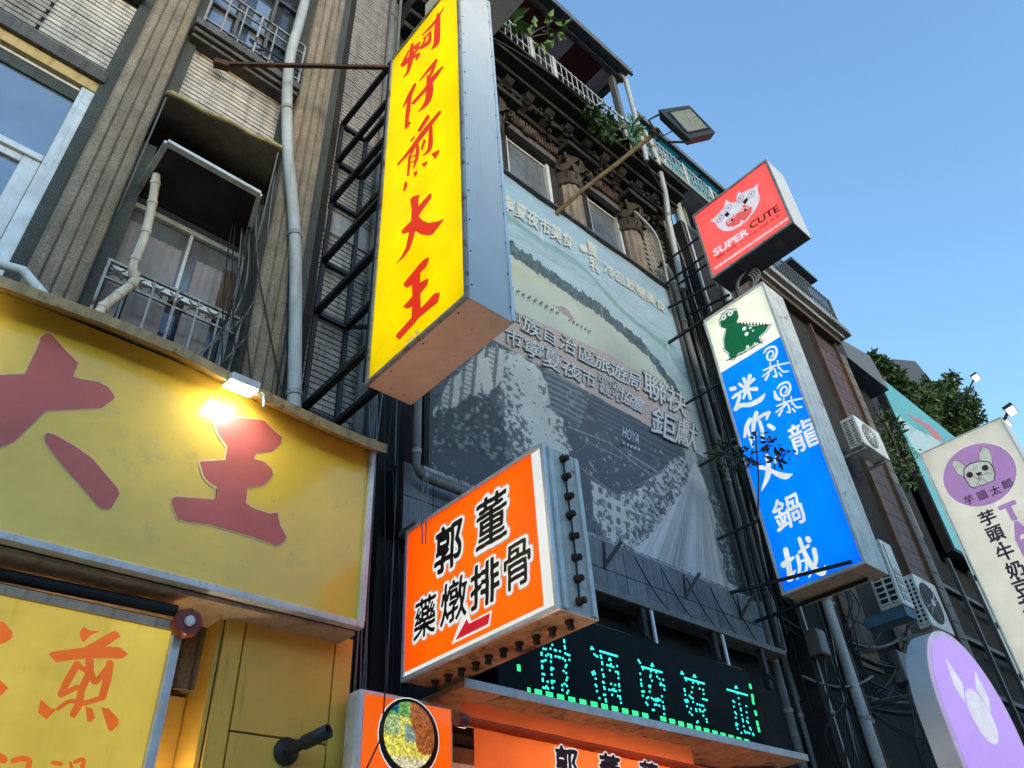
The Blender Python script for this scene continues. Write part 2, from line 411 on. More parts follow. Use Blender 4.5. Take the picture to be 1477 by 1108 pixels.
M('shop_inner', (.30, .22, .15), .8, var=.2)

# ================================================================== SETTING
g = MB().add([(-400, -400, 0), (400, -400, 0), (400, 400, 0), (-400, 400, 0)], [(0, 1, 2, 3)]).build('ground', MATS['bounce_paver']); g['kind'] = 'structure'  # unseen road, paved pale so it bounces light under the signs
op = MB()
for i in range(14): op.box(-60 + 9 * i, -51.2 + 9 * i, -16, -8.5 - .3 * (i % 3), 0, 6.2 + .9 * ((i * 5) % 4))
op.build('opposite_house_row', MATS['concrete'])['kind'] = 'structure'
pv = MB().box(-40, 60, 2.6, 4.45, -.05, .13).build('pavement', MATS['bounce_paver']); pv['kind'] = 'structure'

# ================================================================== BUILDING A (tiled shophouse, left)
A = thing('tiled_shophouse', 'old shophouse of pale narrow tiles with fluted stone pilasters', 'building', (0, 4.5, 0))
wl = MB()
for x0, x1, z0, z1 in ((-9, -1.45, 2.9, 14), (.06, .50, 2.9, 14), (1.50, 2.70, 2.9, 14),
                       (-1.45, .06, 7.62, 8.80), (.50, 1.50, 7.28, 8.78), (-1.45, .06, 2.9, 5.1), (.50, 1.50, 2.9, 4.95),
                       (-1.45, .06, 11.2, 14), (.50, 1.50, 11.4, 14)):
    wl.box(x0, x1, 4.5, 4.8, z0, z1)
wl.build('wall', MATS['grout'], A)
MB().box(-9, 2.70, 4.82, 12, 2.9, 14.05).build('rear_block', MATS['black_wall'], A)
# --- ceramic tiles, one object each
TW, TH, PX, PZ = .2255, .0475, .229, .0605
tile_src = MB().box(-TW / 2, TW / 2, -.014, 0, -TH / 2, TH / 2).build('tile', MATS['tile'])
dim_src = MB().box(-TW / 2, TW / 2, -.014, 0, -TH / 2, TH / 2).build('tile', MATS['tile_dim'])
def tile_field(x0, x1, z0, z1):
    out = []; k = 0; z = z0 + TH / 2
    while z < z1 - TH / 2 + 1e-6:
        x = x0 + (0 if k % 2 else -PX / 2)
        while x < x1 - .03:
            a, b = max(x, x0), min(x + TW, x1)
            if b - a > .02: out.append(((a + b) / 2, 4.4985 + random.uniform(-.003, .001), z + random.uniform(-.0015, .0015), (b - a) / TW))
            x += PX
        z += PZ; k += 1
    return out
def lay(src, tiles):
    for p in tiles:
        o = src.copy(); COL.objects.link(o); o.parent = A; o.location = Vector(p[:3]) - A.location; o.scale = (p[3], 1, 1); o.name = 'tile'
pale = tile_field(-.50, .015, 7.66, 8.74) + tile_field(.505, 1.49, 7.34, 8.72)
dim = sorted(tile_field(2.09, 2.66, 5.15, 12.6), key=lambda p: p[2])
lay(tile_src, pale); n_obj = max(0, 298 - len(pale)); lay(dim_src, dim[:n_obj])
mb = MB()
for p in dim[n_obj:] + tile_field(-1.44, -.503, 7.66, 8.74): mb.box(p[0] - TW * p[3] / 2, p[0] + TW * p[3] / 2, p[1] - .014, p[1], p[2] - TH / 2, p[2] + TH / 2)
mb.build('upper_tiles', MATS['tile_dim'], A, kind='stuff')
for o in (tile_src, dim_src): bpy.data.objects.remove(o)
MB().box(2.09, 2.66, 4.47, 4.497, 7.28, 7.58).build('render_patch', MATS['concrete'], A)
# --- pilasters
for x0, x1 in ((.115, .445), (1.55, 1.885)):
    MB().box(x0 - .095, x1 + .115, 4.445, 4.5, 3, 13.9).build('pilaster_backing', MATS['green_stone'], A)
    n = 40; prof = []
    for i in range(n + 1):
        t = i / n; f = .020 * min(1, 1.9 * abs(math.sin(t * math.pi * 4)) ** .8)
        prof.append((x0 + (x1 - x0) * t, 4.36 - f - .03 * math.sin(t * math.pi)))
    prof += [(x1, 4.443), (x0, 4.443)]
    MB().prism([(p[0], p[1], 3) for p in prof], (0, 0, 10.9)).build('pilaster', MATS['stone'], A)
# --- left window
MB().box(-1.45, .045, 4.42, 4.56, 7.47, 7.615).build('lintel', MATS['slab_dark'], A)
wf = MB()
wf.box(-1.44, .04, 4.46, 4.6, 7.352, 7.468)
fr = wf.build('window_head', MATS['cream_frame'], A)
wf = MB(); wf.box(-.075, .035, 4.47, 4.58, 5.1, 7.35); wf.box(-1.44, -1.36, 4.47, 4.58, 5.1, 7.35)
wf.box(-1.36, -.077, 4.49, 4.57, 6.40, 6.46); wf.box(-1.36, -.077, 4.50, 4.57, 7.32, 7.35)
wf.box(-.19, -.077, 4.51, 4.57, 5.1, 6.398); wf.box(-1.36, -.19, 4.515, 4.57, 6.33, 6.397)
wn1 = wf.build('window', MATS['aluminium'], A, label='white framed window full of blue sky reflection', bevel=.006)
MB().box(-1.36, -.077, 4.53, 4.545, 6.46, 7.35).build('pane', MATS['window_glass'], wn1)
MB().box(-1.36, -.19, 4.54, 4.555, 5.1, 6.33).build('pane', MATS['window_glass'], wn1)
MB().box(-1.36, -.077, 4.512, 4.528, 7.20, 7.35).build('lintel_reflection_band', MATS['green_stone'], wn1)  # dark band added as the lintel's reflection in the glass
# --- upper bay window with balcony
wf = MB()
for x in (.51, .84, 1.17, 1.46): wf.box(x, x + .035, 4.62, 4.68, 8.95, 11.4)
for z in (8.95, 9.9, 10.8): wf.box(.545, 1.46, 4.63, 4.67, z, z + .04)
wn2 = wf.build('window', MATS['iron'], A, label='dark window behind the upper iron balcony')
MB().box(.51, 1.49, 4.69, 4.70, 8.9, 11.4).build('pane', MATS['dim_glass'], wn2)
MB().box(.60, .82, 4.672, 4.684, 9.0, 10.6).build('pane', MATS['window_glass'], wn2)
MB().box(1.0, 1.16, 4.672, 4.684, 9.0, 10.6).build('pane', MATS['window_glass'], wn2)
lg = MB().box(.46, 1.535, 4.28, 4.62, 8.80, 8.90).box(.47, 1.53, 4.32, 4.50, 8.745, 8.798)
lg.box(.48, 1.52, 4.36, 4.50, 8.70, 8.743)
lg.build('balcony_ledge', MATS['slab_dark'], A, bevel=.008)
MB().box(-1.45, .03, 4.30, 4.62, 8.80, 8.90).build('balcony_ledge', MATS['slab_dark'], A, bevel=.008)
def iron_grille(name, x0, x1, y, z0, z1, nb, par, lab):
    mb = MB()
    mb.bar((x0, y, z1), (x1, y, z1), .022); mb.bar((x0, y, z1 - .16), (x1, y, z1 - .16), .018)
    mb.bar((x0, y, z0 + .05), (x1, y, z0 + .05), .018)
    for i in range(nb + 1):
        x = x0 + (x1 - x0) * i / nb; mb.bar((x, y, z0), (x, y, z1 + .01), .020 if i % 3 == 0 else .014)
    fr = mb.build(name, MATS['iron_pale'], par, label=lab)
    sc = MB(); m = max(4, int((x1 - x0) / .13))
    for i in range(m):
        c = x0 + (x1 - x0) * (i + .5) / m; r = .055
        for q in range(4):
            a0 = q * math.pi / 2
            cx_, cz_ = c + math.cos(a0) * .075, z1 - .08 + math.sin(a0) * .075
            pts = [(cx_ + r * math.cos(a0 + math.pi + t), y, cz_ + r * math.sin(a0 + math.pi + t)) for t in np.linspace(-1.0, 1.0, 7)]
            sc.tube(pts, .0055, 5)
    sc.build('scrollwork', MATS['iron'], fr)
    return fr
iron_grille('balcony_grille', .52, 1.50, 4.30, 8.92, 9.62, 6, A, 'pale iron grille of the upper balcony')
g2 = MB()
for i in range(3):
    for (a, b) in ((0, 1), (1, 0)):
        g2.bar((.95 + i * .2, 4.298, 8.94 + .16 * a), (1.13 + i * .2, 4.298, 8.94 + .16 * b), .014)
    g2.bar((.95 + i * .2, 4.297, 9.11), (1.13 + i * .2, 4.297, 9.11), .014)
g2.build('lattice', MATS['black_steel'], A)
# --- lower bay window: casement, curtains, awning, grille
wf = MB(); wf.box(.505, .55, 4.56, 4.64, 4.95, 7.26); wf.box(1.455, 1.498, 4.56, 4.64, 4.95, 7.26)
wf.box(.552, 1.453, 4.56, 4.63, 6.50, 6.545); wf.box(.552, 1.453, 4.56, 4.63, 5.80, 5.845); wf.box(1.02, 1.045, 4.57, 4.62, 5.847, 6.498)
wn3 = wf.build('window', MATS['aluminium'], A, label='curtained window under the ragged awning')
MB().box(.55, 1.455, 4.645, 4.655, 6.55, 7.26).build('pane', MATS['red_brown'], wn3)
MB().box(.55, 1.455, 4.600, 4.604, 5.85, 6.50).build('pane', MATS['dusty_glass'], wn3)
cur = MB()
for x0, x1 in ((.56, .70), (.74, 1.0), (1.12, 1.34)):
    n = 14; xs = np.linspace(x0, x1, n); vs = [(x, 4.585 + .006 * math.sin(i * 1.9), z) for z in (5.2, 6.28 + .1 * random.random()) for i, x in enumerate(xs)]
    cur.add(vs, [(i, i + 1, n + i + 1, n + i) for i in range(n - 1)], True)
cur.build('curtain', MATS['curtain'], wn3)
cur = MB(); n = 16; xs = np.linspace(1.34, 1.45, n)
cur.add([(x, 4.58 + .012 * math.sin(i * 1.6), z) for z in (5.85, 6.33) for i, x in enumerate(xs)], [(i, i + 1, n + i + 1, n + i) for i in range(n - 1)], True)
cur.build('brown_curtain', MATS['brown_drape'], wn3)
MB().box(.55, 1.455, 4.66, 4.67, 4.95, 6.5).build('backing_curtain', MATS['dim_glass'], wn3)
iron_grille('window_grille', .53, 1.49, 4.40, 5.02, 5.72, 6, A, 'iron grille with diamond scrolls at the curtained window')
# ragged awning
aw = MB(); n = 44; top, fr_, low = [], [], []
for i in range(n + 1):
    t = i / n; x = .455 + 1.06 * t; xf = .42 + .97 * t; zf = 7.20 + .15 * t
    top.append((x, 4.47, 7.10 + .02 * math.sin(t * 7))); fr_.append((xf, 4.02, zf + .012 * math.sin(t * 15))); low.append((xf + .005, 3.985, zf + .012 * math.sin(t * 15) + .012 + .016 * abs(math.sin(t * 30)) + random.uniform(-.006, .006)))
aw.add(top + fr_, [(i, i + 1, n + 2 + i, n + 1 + i) for i in range(n)], True)
awo = aw.build('awning', MATS['awning_cloth'], A, label='ragged dark cloth awning with a frayed pale edge'); awo.modifiers.new('thick', 'SOLIDIFY').thickness = .012
aw = MB(); aw.add(fr_ + low, [(i, i + 1, n + 2 + i, n + 1 + i) for i in range(n)], True)
e = aw.build('valance', MATS['awning_edge'], awo); e.modifiers.new('thick', 'SOLIDIFY').thickness = .008
MB().bar((.47, 4.46, 6.2), (.44, 4.03, 7.18), .012).build('strut', MATS['iron'], awo); MB().bar((1.50, 4.46, 6.3), (1.37, 4.03, 7.32), .012).build('strut', MATS['iron'], awo)
# open top-hung sash under the awning
p0, p1, p2, p3 = Vector((.55, 4.0, 6.66)), Vector((1.29, 4.0, 6.66)), Vector((1.44, 4.55, 6.60)), Vector((.55, 4.55, 6.60))
sh = MB().bar(p0, p1, .05, .03).bar(p3, p0, .04, .03).bar(p2, p1, .04, .03)
sho = sh.build('open_sash', MATS['aluminium'], A, label='top hung aluminium sash swung outwards')
MB().add([p0 + Vector((0, 0, -.005)), p1 + Vector((0, 0, -.005)), p2, p3], [(0, 1, 2, 3)]).build('pane', MATS['red_brown'], sho, recalc=False)
# arcade of A
ar = MB().box(-9, 2.70, 4.5, 9, 2.6, 2.9); ar.build('arcade_ceiling', MATS['shop_inner'], A)
MB().box(-9, 2.70, 8.5, 9, .1, 2.6).build('shop_wall', MATS['shop_inner'], A)

# tan clad pier under the board
TP = thing('tan_clad_pier', 'tan panelled pier below the big yellow board', 'pier', (2.1, 4.15, 0))
MB().box(1.68, 2.50, 4.14, 4.48, .13, 3.40).build('pier_core', MATS['groove'], TP)
for x0, x1 in ((1.685, 1.793), (1.803, 2.37), (2.38, 2.498)):
    for z0, z1 in ((.2, 1.9), (1.91, 2.76), (2.77, 3.385)) if x0 > 1.8 and x1 < 2.4 else ((.2, 3.385),):
        MB().box(x0, x1, 4.11, 4.138, z0, z1).build('panel', MATS['tan_panel'], TP, bevel=.003)
for z0, z1 in ((.2, 2.5), (2.51, 3.385)):
    MB().box(1.655, 1.679, 4.14, 4.48, z0, z1).build('panel', MATS['tan_panel'], TP)
# side return of the shopfront left of the pier
SR = thing('shopfront_return', 'orange tan panels in the recess behind the smaller yellow sign', 'wall', (1.5, 4.6, 0))
for z0, z1 in ((.2, 2.55), (2.56, 2.98)):
    MB().box(1.20, 1.65, 4.40, 4.44, z0, z1).build('panel', MATS['tan_panel'], SR)
MB().box(.2, 1.65, 4.445, 4.48, .2, 3.36).build('backing', MATS['black_wall'], SR)
lv = MB()
for i in range(9): lv.box(1.38, 1.60, 4.36, 4.40, 3.00 + i * .035, 3.02 + i * .035)
lv.build('vent_louvre', MATS['slate'], SR)
# pipe spotlight on the pier
PS = thing('pipe_spotlight', 'dark pipe shaped spotlight on a round flange on the tan pier', 'lamp', (2.13, 4.11, 2.71))
MB().lathe((2.13, 4.109, 2.70), [(.072, 0), (.072, .012), (.03, .02), (.03, .03)], 24, (0, -1, 0)).build('flange', MATS['lamp_body'], PS)
a_, b_ = Vector((2.13, 4.09, 2.70)), Vector((2.24, 3.86, 2.765)); d_ = (b_ - a_).normalized()
MB().lathe(a_, [(.025, 0), (.03, .02), (.03, .1), (.038, .105), (.038, .26), (.034, .262), (.034, .20)], 20, d_).build('barrel', MATS['lamp_body'], PS)

# ================================================================== BIG YELLOW BOARD
BB = thing('big_yellow_board', 'wide faded yellow shop board with huge red characters under a hood', 'sign', (0, 3.95, 3.4))
MB().box(-2.6, 2.40, 3.93, 4.25, 3.40, 4.66).build('case', MATS['hood_tan'], BB)
MB().add([(-2.6, 3.905, 3.40), (2.39, 3.905, 3.40), (2.39, 3.905, 4.72), (-2.6, 3.905, 4.72)], [(0, 1, 2, 3)]).build('face_panel', MATS['board_yellow'], BB, recalc=False)
t_ = MB().box(-2.6, 2.42, 3.87, 3.93, 3.365, 3.405); t_.build('bottom_trim', MATS['trim_pale'], BB, bevel=.004)
MB().box(2.39, 2.425, 3.872, 3.93, 3.407, 4.72).build('side_trim', MATS['trim_pale'], BB, bevel=.004)
MB().box(-2.6, 2.40, 3.94, 4.30, 3.340, 3.363).build('soffit', MATS['soffit_brown'], BB)
hd = MB(); xs = [-2.6, -1.2, 0, .5, .9, 1.45, 1.85, 2.24, 2.42]; kh = 3.74 / 3.60; xs = [x * kh if x > -1 and x < 2.3 else x for x in xs]; xs[-2] = 2.28; xs[-1] = 2.43; zl = [1.6 + (z - 1.6) * kh for z in (4.52, 4.53, 4.565, 4.60, 4.60, 4.53, 4.50, 4.49, 4.50)]
n = len(xs); vs = []
for x, z in zip(xs, zl):
    vs += [(x, 3.74, z - .07), (x, 3.74, z), (x, 4.28, z + .26), (x, 4.28, z + .22), (x, 3.90, z + .02), (x, 3.765, z - .06)]
fs = []
for i in range(n - 1):
    for k in range(6): fs.append((i * 6 + k, i * 6 + (k + 1) % 6, (i + 1) * 6 + (k + 1) % 6, (i + 1) * 6 + k))
fs += [tuple(range(6)), tuple(range((n - 1) * 6, n * 6))]
hd.add(vs, fs).build('hood', MATS['hood_tan'], BB)
P_bb = Plane('y', 3.905)
DA = [(70.4, 480), (81, 490), (93.4, 505), (112.4, 524), (108, 535), (105, 544), (116.5, 547), (141, 551), (156, 559), (164.5, 571), (164, 576), (146, 589), (108, 591), (66, 593), (20, 638), (0, 646), (-40, 655), (-80, 640), (-60, 600), (-95, 580), (-95, 545), (-40, 543), (0, 541), (35, 540), (45, 520), (57, 494), (58, 487), (65, 481)]
NA = [(69, 624.5), (81, 628.5), (111, 646), (133, 662), (149, 681), (169, 704), (172, 712.5), (160, 734), (145, 734), (135, 723), (119, 704), (95, 677), (77, 655.6), (64.5, 636.7), (64.5, 628)]
WANG = [(305.4, 597), (381, 607), (393.4, 620), (406.4, 631), (404, 641), (392, 651.6), (369, 654), (366, 662), (381, 666.5), (392, 677), (393.4, 685.4), (381, 700), (357, 704), (354, 726), (366, 734), (388, 741), (400, 739.6), (404, 758.5), (413, 775), (408, 783), (397.5, 788), (389, 784), (365, 775), (327, 764), (303, 757), (265, 752), (256, 749), (247, 726), (248, 719), (254.6, 717), (310, 720.6), (311.5, 704), (300.6, 697.6), (292.5, 688), (287, 669), (287, 665), (323.6, 663), (326.3, 645), (314, 628.5), (306, 607)]
for nm, pts in (('character', DA), ('character_stroke', NA), ('character', WANG)):
    co_ = fill_px(P_bb, nm, MATS['board_red'], pts, .003, BB)
    ob = MB(); L_ = [np.array(p, float) for p in pts]; n = len(L_)
    for i in range(n):
        a, b = L_[i], L_[(i + 1) % n]; t = b - a; t = t / (np.linalg.norm(t) + 1e-9); nn = np.array([-t[1], t[0]]) * 1.3
        ob.add([P_bb.at(tuple(q), .0012 + .00006 * i) for q in (a - t * .8 + nn, b + t * .8 + nn, b + t * .8 - nn, a - t * .8 - nn)], [(0, 1, 2, 3)])
    ob.build('character_outline', MATS['board_edge'], BB, recalc=False)
# floodlight clipped to the hood
FL = thing('hood_floodlight', 'glaring white floodlight clipped under the hood of the yellow board', 'lamp', (1.27, 3.62, 4.42))
nz = Vector((-.05, .20, -.97)).normalized(); ux = Vector((1, 0, 0)); uy = nz.cross(ux).normalized()
c_ = Vector((1.362, 3.755, 4.595))
MB().obox(c_ - nz * .03, ux * .092, uy * .070, nz * .025).build('housing', MATS['bright_metal'], FL, bevel=.005)
MB().obox(c_, ux * .085, uy * .062, nz * .003).build('lit_panel', MATS['lamp_white'], FL)
MB().tube([(1.362, 3.74, 4.62), (1.362, 3.735, 4.66), (1.362, 3.76, 4.69)], .01, 6).build('bracket', MATS['bright_metal'], FL)
FL2 = thing('hood_floodlight', 'second hood floodlight at the far left end of the yellow board', 'lamp', (-.13, 3.755, 4.63))
c_ = Vector((-.13, 3.755, 4.63))
MB().obox(c_ - nz * .03, ux * .085, uy * .065, nz * .025).build('housing', MATS['bright_metal'], FL2, bevel=.005)
MB().obox(c_, ux * .075, uy * .055, nz * .003).build('lit_panel', MATS['lamp_white'], FL2)
hk = MB().tube([(1.49, 3.745, 4.62), (1.505, 3.73, 4.60), (1.515, 3.725, 4.51)], .007, 6)
tag(hk.build('steel_hook', MATS['bright_metal']), 'short steel peg hanging from the hood right of the glaring floodlight', 'hook')

# ================================================================== SMALLER YELLOW SIGN (lower left)
JS = thing('small_yellow_sign', 'lit yellow sign with orange brush characters at the lower left', 'sign', (.5, 4.02, 2.0))
MB().box(-2.2, 1.38, 4.03, 4.12, 1.5, 3.20).build('case', MATS['hood_tan'], JS)
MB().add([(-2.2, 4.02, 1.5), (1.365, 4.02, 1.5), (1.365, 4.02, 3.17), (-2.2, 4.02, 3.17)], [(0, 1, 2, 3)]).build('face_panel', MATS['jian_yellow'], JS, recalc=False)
MB().box(-2.2, 1.38, 4.0, 4.03, 3.172, 3.215).build('top_trim', MATS['soffit_brown'], JS)
MB().box(1.366, 1.412, 3.98, 4.05, 1.5, 3.15).build('side_post', MATS['aluminium'], JS, bevel=.004)
P_js = Plane('y', 4.02); zj = zoomed(0, 830, 3.985); n_ = 0
for pts in ([(485, 295), (510, 318), (575, 322), (520, 345), (480, 385), (470, 380), (457, 345), (462, 315)],
            [(278, 455), (295, 440), (480, 415), (655, 318), (685, 335), (690, 355), (605, 410), (690, 415), (735, 455), (700, 480), (500, 478), (320, 500)],
            [(232, 715), (250, 728), (290, 765), (325, 772), (265, 830), (215, 790)],
            [(488, 752), (530, 768), (545, 820), (520, 845), (500, 840)], [(578, 758), (625, 768), (680, 830), (680, 860), (640, 898), (620, 890)],
            [(-60, 262), (18, 268), (72, 330), (65, 365), (15, 395), (-60, 397)], [(-30, 590), (0, 605), (48, 650), (0, 695), (-30, 690)]):
    n_ += 1; fill_px(P_js, 'character_stroke', MATS['jian_red'], zj(pts), .003 + n_ * .0003, JS)
mb = MB()
for i, st in enumerate(([(510, 470, 50), (510, 560, 46), (470, 650, 42), (450, 740, 46), (418, 800, 40)], [(440, 515, 44), (390, 600, 44), (348, 685, 40)], [(350, 690, 28), (440, 645, 30)], [(440, 520, 30), (500, 552, 32)],
                        [(628, 510, 46), (612, 600, 50), (585, 700, 44)], [(590, 705, 32), (470, 738, 30), (400, 725, 26), (330, 770, 24)], [(525, 565, 34), (545, 615, 36), (620, 525, 30)],
                        [(70, 1070, 30), (120, 1055, 34), (165, 1070, 34), (150, 1130, 30)], [(-20, 1040, 50), (15, 1060, 50)], [(60, 1160, 30), (190, 1140, 30)], [(300, 1080, 26), (345, 1085, 26)], [(400, 1080, 18), (412, 1120, 20)], [(425, 1075, 22), (475, 1062, 26), (465, 1120, 28)], [(290, 1150, 26), (330, 1160, 24)])):
    stroke(mb, P_js, zj(st), .006 + i * .0003)
mb.build('character', MATS['jian_red'], JS, recalc=False)
RB = thing('roller_awning_end', 'dark red octagonal roller end at the top of the grey post', 'awning', (1.40, 3.96, 3.19))
MB().lathe((1.40, 3.97, 3.19), [(.07, 0), (.075, .02), (.075, .06), (.068, .075)], 8, (0, -1, 0)).build('end_cap', MATS['red_plastic'], RB)
MB().lathe((1.40, 3.895, 3.19), [(.027, 0), (.027, .012), (.02, .02)], 16, (0, -1, 0)).build('bolt', MATS['bright_metal'], RB)
MB().tube([(-2.2, 4.14, 3.27), (1.36, 4.0, 3.27)], .03, 10).build('roller_tube', MATS['black_steel'], RB)

# ================================================================== TALL YELLOW SIGN
def T(name, col, var=.06, tl=.72, rough=.3):
    """translucent acrylic: lit from behind by the tubes in its box"""
    m = M(name, col, rough, var=var, scale=3, trans=tl, spec=.5); return m
def box_sign(root, x0, x1, y0, y1, z0, z1, side, under, faces, rim, rw=.03, proud=.014, tubes=2, power=2., horiz=False):
    """light box across the pavement, hollow with tubes inside; printed acrylic face at x0 looking towards -x"""
    t = .012; W = MATS['white_inner']
    MB().box(x0 + t, x1, y0, y0 + t, z0, z1).build('outer_side', side, root)
    MB().box(x0 + t, x1, y0 + .013, y1, z0, z0 + t).build('underside', under, root)
    MB().box(x1 - t, x1 - .002, y0 + .013, y1, z0 + .013, z1).build('back_panel', side, root)
    MB().box(x0 + t, x1 - .013, y1 - t, y1, z0 + .013, z1 - .001).build('inner_side', side, root)
    MB().box(x0 + t, x1 - .013, y0 + .013, y1 - .013, z1 - t, z1).build('top_panel', side, root)
    a, b, c, d = x0 + .013, x1 - .014, y0 + .014, y1 - .014; lo, hi = z0 + .014, z1 - .014
    MB().add([(b, c, lo), (b, d, lo), (b, d, hi), (b, c, hi), (a, c, lo), (a, d, lo), (a, d, hi), (a, c, hi)], [(0, 1, 2, 3), (0, 4, 5, 1), (3, 2, 6, 7), (0, 3, 7, 4), (1, 5, 6, 2)]).build('lining', W, root, recalc=False)
    xm = x0 + (x1 - x0) * .62
    for k in range(tubes):
        f = (k + .5) / tubes
        if horiz: p = [(xm, y0 + .08, z0 + (z1 - z0) * f), (xm, y1 - .08, z0 + (z1 - z0) * f)]
        else: yy = y0 + (y1 - y0) * f; p = [(xm, yy, z0 + .06), (xm, yy, z1 - .06)]
        MB().tube(p, .018, 8).build('tube', tube_mat(power), root)
    for za, zb_, m in faces: MB().box(x0 - .001, x0 + .003, y0, y1, za, zb_).build('face_panel', m, root)
    r = MB(); a = x0 - proud
    r.box(a, x0 + .011, y0 - .004, y0 + rw, z0 - .004, z1 + .004); r.box(a, x0 + .011, y1 - rw, y1 + .004, z0 - .004, z1 + .004)
    r.box(a - .001, x0 + .011, y0 + rw, y1 - rw, z0 - .004, z0 + rw); r.box(a - .001, x0 + .011, y0 + rw, y1 - rw, z1 - rw, z1 + .004)
    return r.build('rim', rim, root)
_tm = {}
def tube_mat(p):
    if p not in _tm: _tm[p] = M('sign_tube_%g' % p, (1, 1, 1), .4, var=0, emit=p / EK, ecol=(1, .98, .93))
    return _tm[p]
M('white_inner', (.85, .85, .83), .8, var=0)
T('acrylic_yellow', (.98, .84, .0)); T('acrylic_orange', (1., .27, .018)); T('acrylic_blue', (.0, .40, 1.)); T('acrylic_cream', (.80, .82, .74)); T('acrylic_red', (.96, .29, .28)); T('acrylic_pale', (.77, .77, .73))
YS = thing('tall_yellow_sign', 'tall lit yellow sign with five red brush characters jutting over the street', 'sign', (2.1, 3.0, 4.83))
box_sign(YS, 2.10, 2.46, 2.46, 3.52, 4.83, 8.97, MATS['sign_silver'], MATS['sign_brown'], [(4.83, 8.97, MATS['acrylic_yellow'])], MATS['iron_pale'], .022, tubes=2, power=1.55)
rv = MB()
for i in range(14):
    for xx in (2.13, 2.44): rv.lathe((xx, 2.458, 4.95 + i * .3), [(.006, 0), (.006, .004)], 8, (0, -1, 0))
for i in range(3): rv.lathe((2.14, 2.6 + i * .35, 4.829), [(.006, 0), (.006, .004)], 8, (0, 0, -1))
rv.build('rivets', MATS['black_steel'], YS, kind='stuff')
MB().box(2.444, 2.468, 2.45, 2.47, 4.84, 8.97).build('edge_strip', MATS['bright_metal'], YS)
P_ys = Plane('x', 2.10); z1_ = zoomed(560, 10, 5.83); z2_ = zoomed(540, 180, 5.5375); z3_ = zoomed(530, 350, 5.5375)
def char_strokes(pl, strokes, polys, mat, root, rim=None, rw=1.5):
    mb = MB(); k = 0
    for pts in polys: mb.poly([pl.at(p, .003 + k * .00025) for p in pts]); k += 1
    for st in strokes: stroke(mb, pl, st, .003 + k * .00025, 1.3 if mat.name == 'blue_white' else 1.1); k += 1
    o = mb.build('character', mat, root, recalc=False)
    return o
char_strokes(P_ys, [z1_(s) for s in ([(288, 240, 10), (380, 145, 20), (470, 8, 8)], [(425, 70, 30), (415, 190, 46), (408, 300, 44), (365, 362, 6)], [(280, 345, 26), (345, 295, 28), (358, 215, 18)], [(318, 262, 14), (288, 330, 16)], [(300, 268, 10), (358, 218, 18)],
     [(125, 490, 34), (180, 440, 36), (265, 400, 18)], [(205, 320, 24), (192, 440, 36), (168, 545, 22), (130, 602, 6)], [(190, 360, 20), (235, 340, 26), (268, 300, 14)], [(215, 398, 18), (262, 345, 16)], [(240, 448, 14), (260, 402, 22)], [(130, 470, 20), (175, 375, 14)])], [], MATS['lit_red'], YS)
char_strokes(P_ys, [z1_(s) for s in ([(265, 625, 8), (340, 535, 22), (408, 452, 22)], [(400, 465, 22), (378, 530, 22), (345, 600, 18)], [(342, 590, 30), (352, 690, 56), (330, 800, 40), (258, 884, 6)], [(212, 812, 24), (320, 690, 26), (385, 600, 36), (458, 510, 14)],
     [(125, 850, 6), (180, 752, 30), (228, 655, 22)], [(188, 740, 28), (165, 900, 32), (150, 1022, 16)])], [], MATS['lit_red'], YS)
char_strokes(P_ys, [z2_(s) for s in ([(192, 320, 16), (290, 205, 24), (400, 62, 34), (527, -98, 22)], [(360, 50, 22), (432, -60, 28)], [(255, 32, 14), (283, -12, 20)], [(455, 22, 24), (452, 150, 34), (435, 212, 24), (390, 250, 6)], [(405, 132, 20), (382, 198, 16)],
     [(288, 258, 20), (272, 405, 18)], [(285, 258, 14), (343, 158, 18), (345, 255, 26), (318, 350, 10)], [(280, 262, 10), (335, 248, 12)], [(276, 312, 9), (332, 292, 10)])],
     [z2_(p) for p in ([(285, 130), (325, 85), (325, 105), (300, 140)], [(455, 235), (520, 200), (525, 215), (490, 278)], [(378, 315), (430, 290), (425, 315), (400, 342)], [(312, 385), (350, 368), (345, 395), (328, 424)], [(240, 470), (265, 450), (268, 490), (245, 535), (232, 535)])], MATS['lit_red'], YS)
char_strokes(P_ys, [], [z2_([(365, 560), (355, 600), (352, 655), (440, 555), (462, 550), (455, 590), (390, 680), (357, 730), (385, 765), (430, 785), (500, 775), (565, 750), (530, 800), (465, 880), (430, 888), (380, 880), (330, 850), (320, 890), (300, 955), (285, 995), (240, 1060), (164, 1126), (215, 1060), (255, 980), (280, 860), (235, 875), (218, 865), (220, 845), (295, 770), (300, 680), (288, 600), (310, 575)])], MATS['lit_red'], YS)
char_strokes(P_ys, [], [z3_([(490, 115), (495, 140), (470, 200), (425, 245), (422, 320), (480, 290), (492, 295), (480, 345), (425, 410), (430, 525), (500, 450), (540, 405), (580, 400), (580, 425), (565, 480), (420, 600), (260, 780), (235, 760), (230, 740), (355, 600), (360, 515), (320, 530), (285, 515), (345, 450), (362, 425), (357, 340), (320, 365), (295, 350), (290, 330), (415, 175), (450, 140)])], MATS['lit_red'], YS)
pe = MB()
for p in ([(290, 855), (310, 815), (350, 770), (380, 735), (375, 775), (345, 810)], [(385, 700), (410, 690), (418, 720), (400, 745), (388, 735)]):
    q = [P_ys.at(v, .004) for v in z3_(p)]; cq = sum(q, Vector()) / len(q) + P_ys.N * .02
    pe.add(q + [cq], [(i, (i + 1) % len(q), len(q)) for i in range(len(q))])
pe.build('peeling_film', MATS['jian_yellow'], YS, recalc=False)
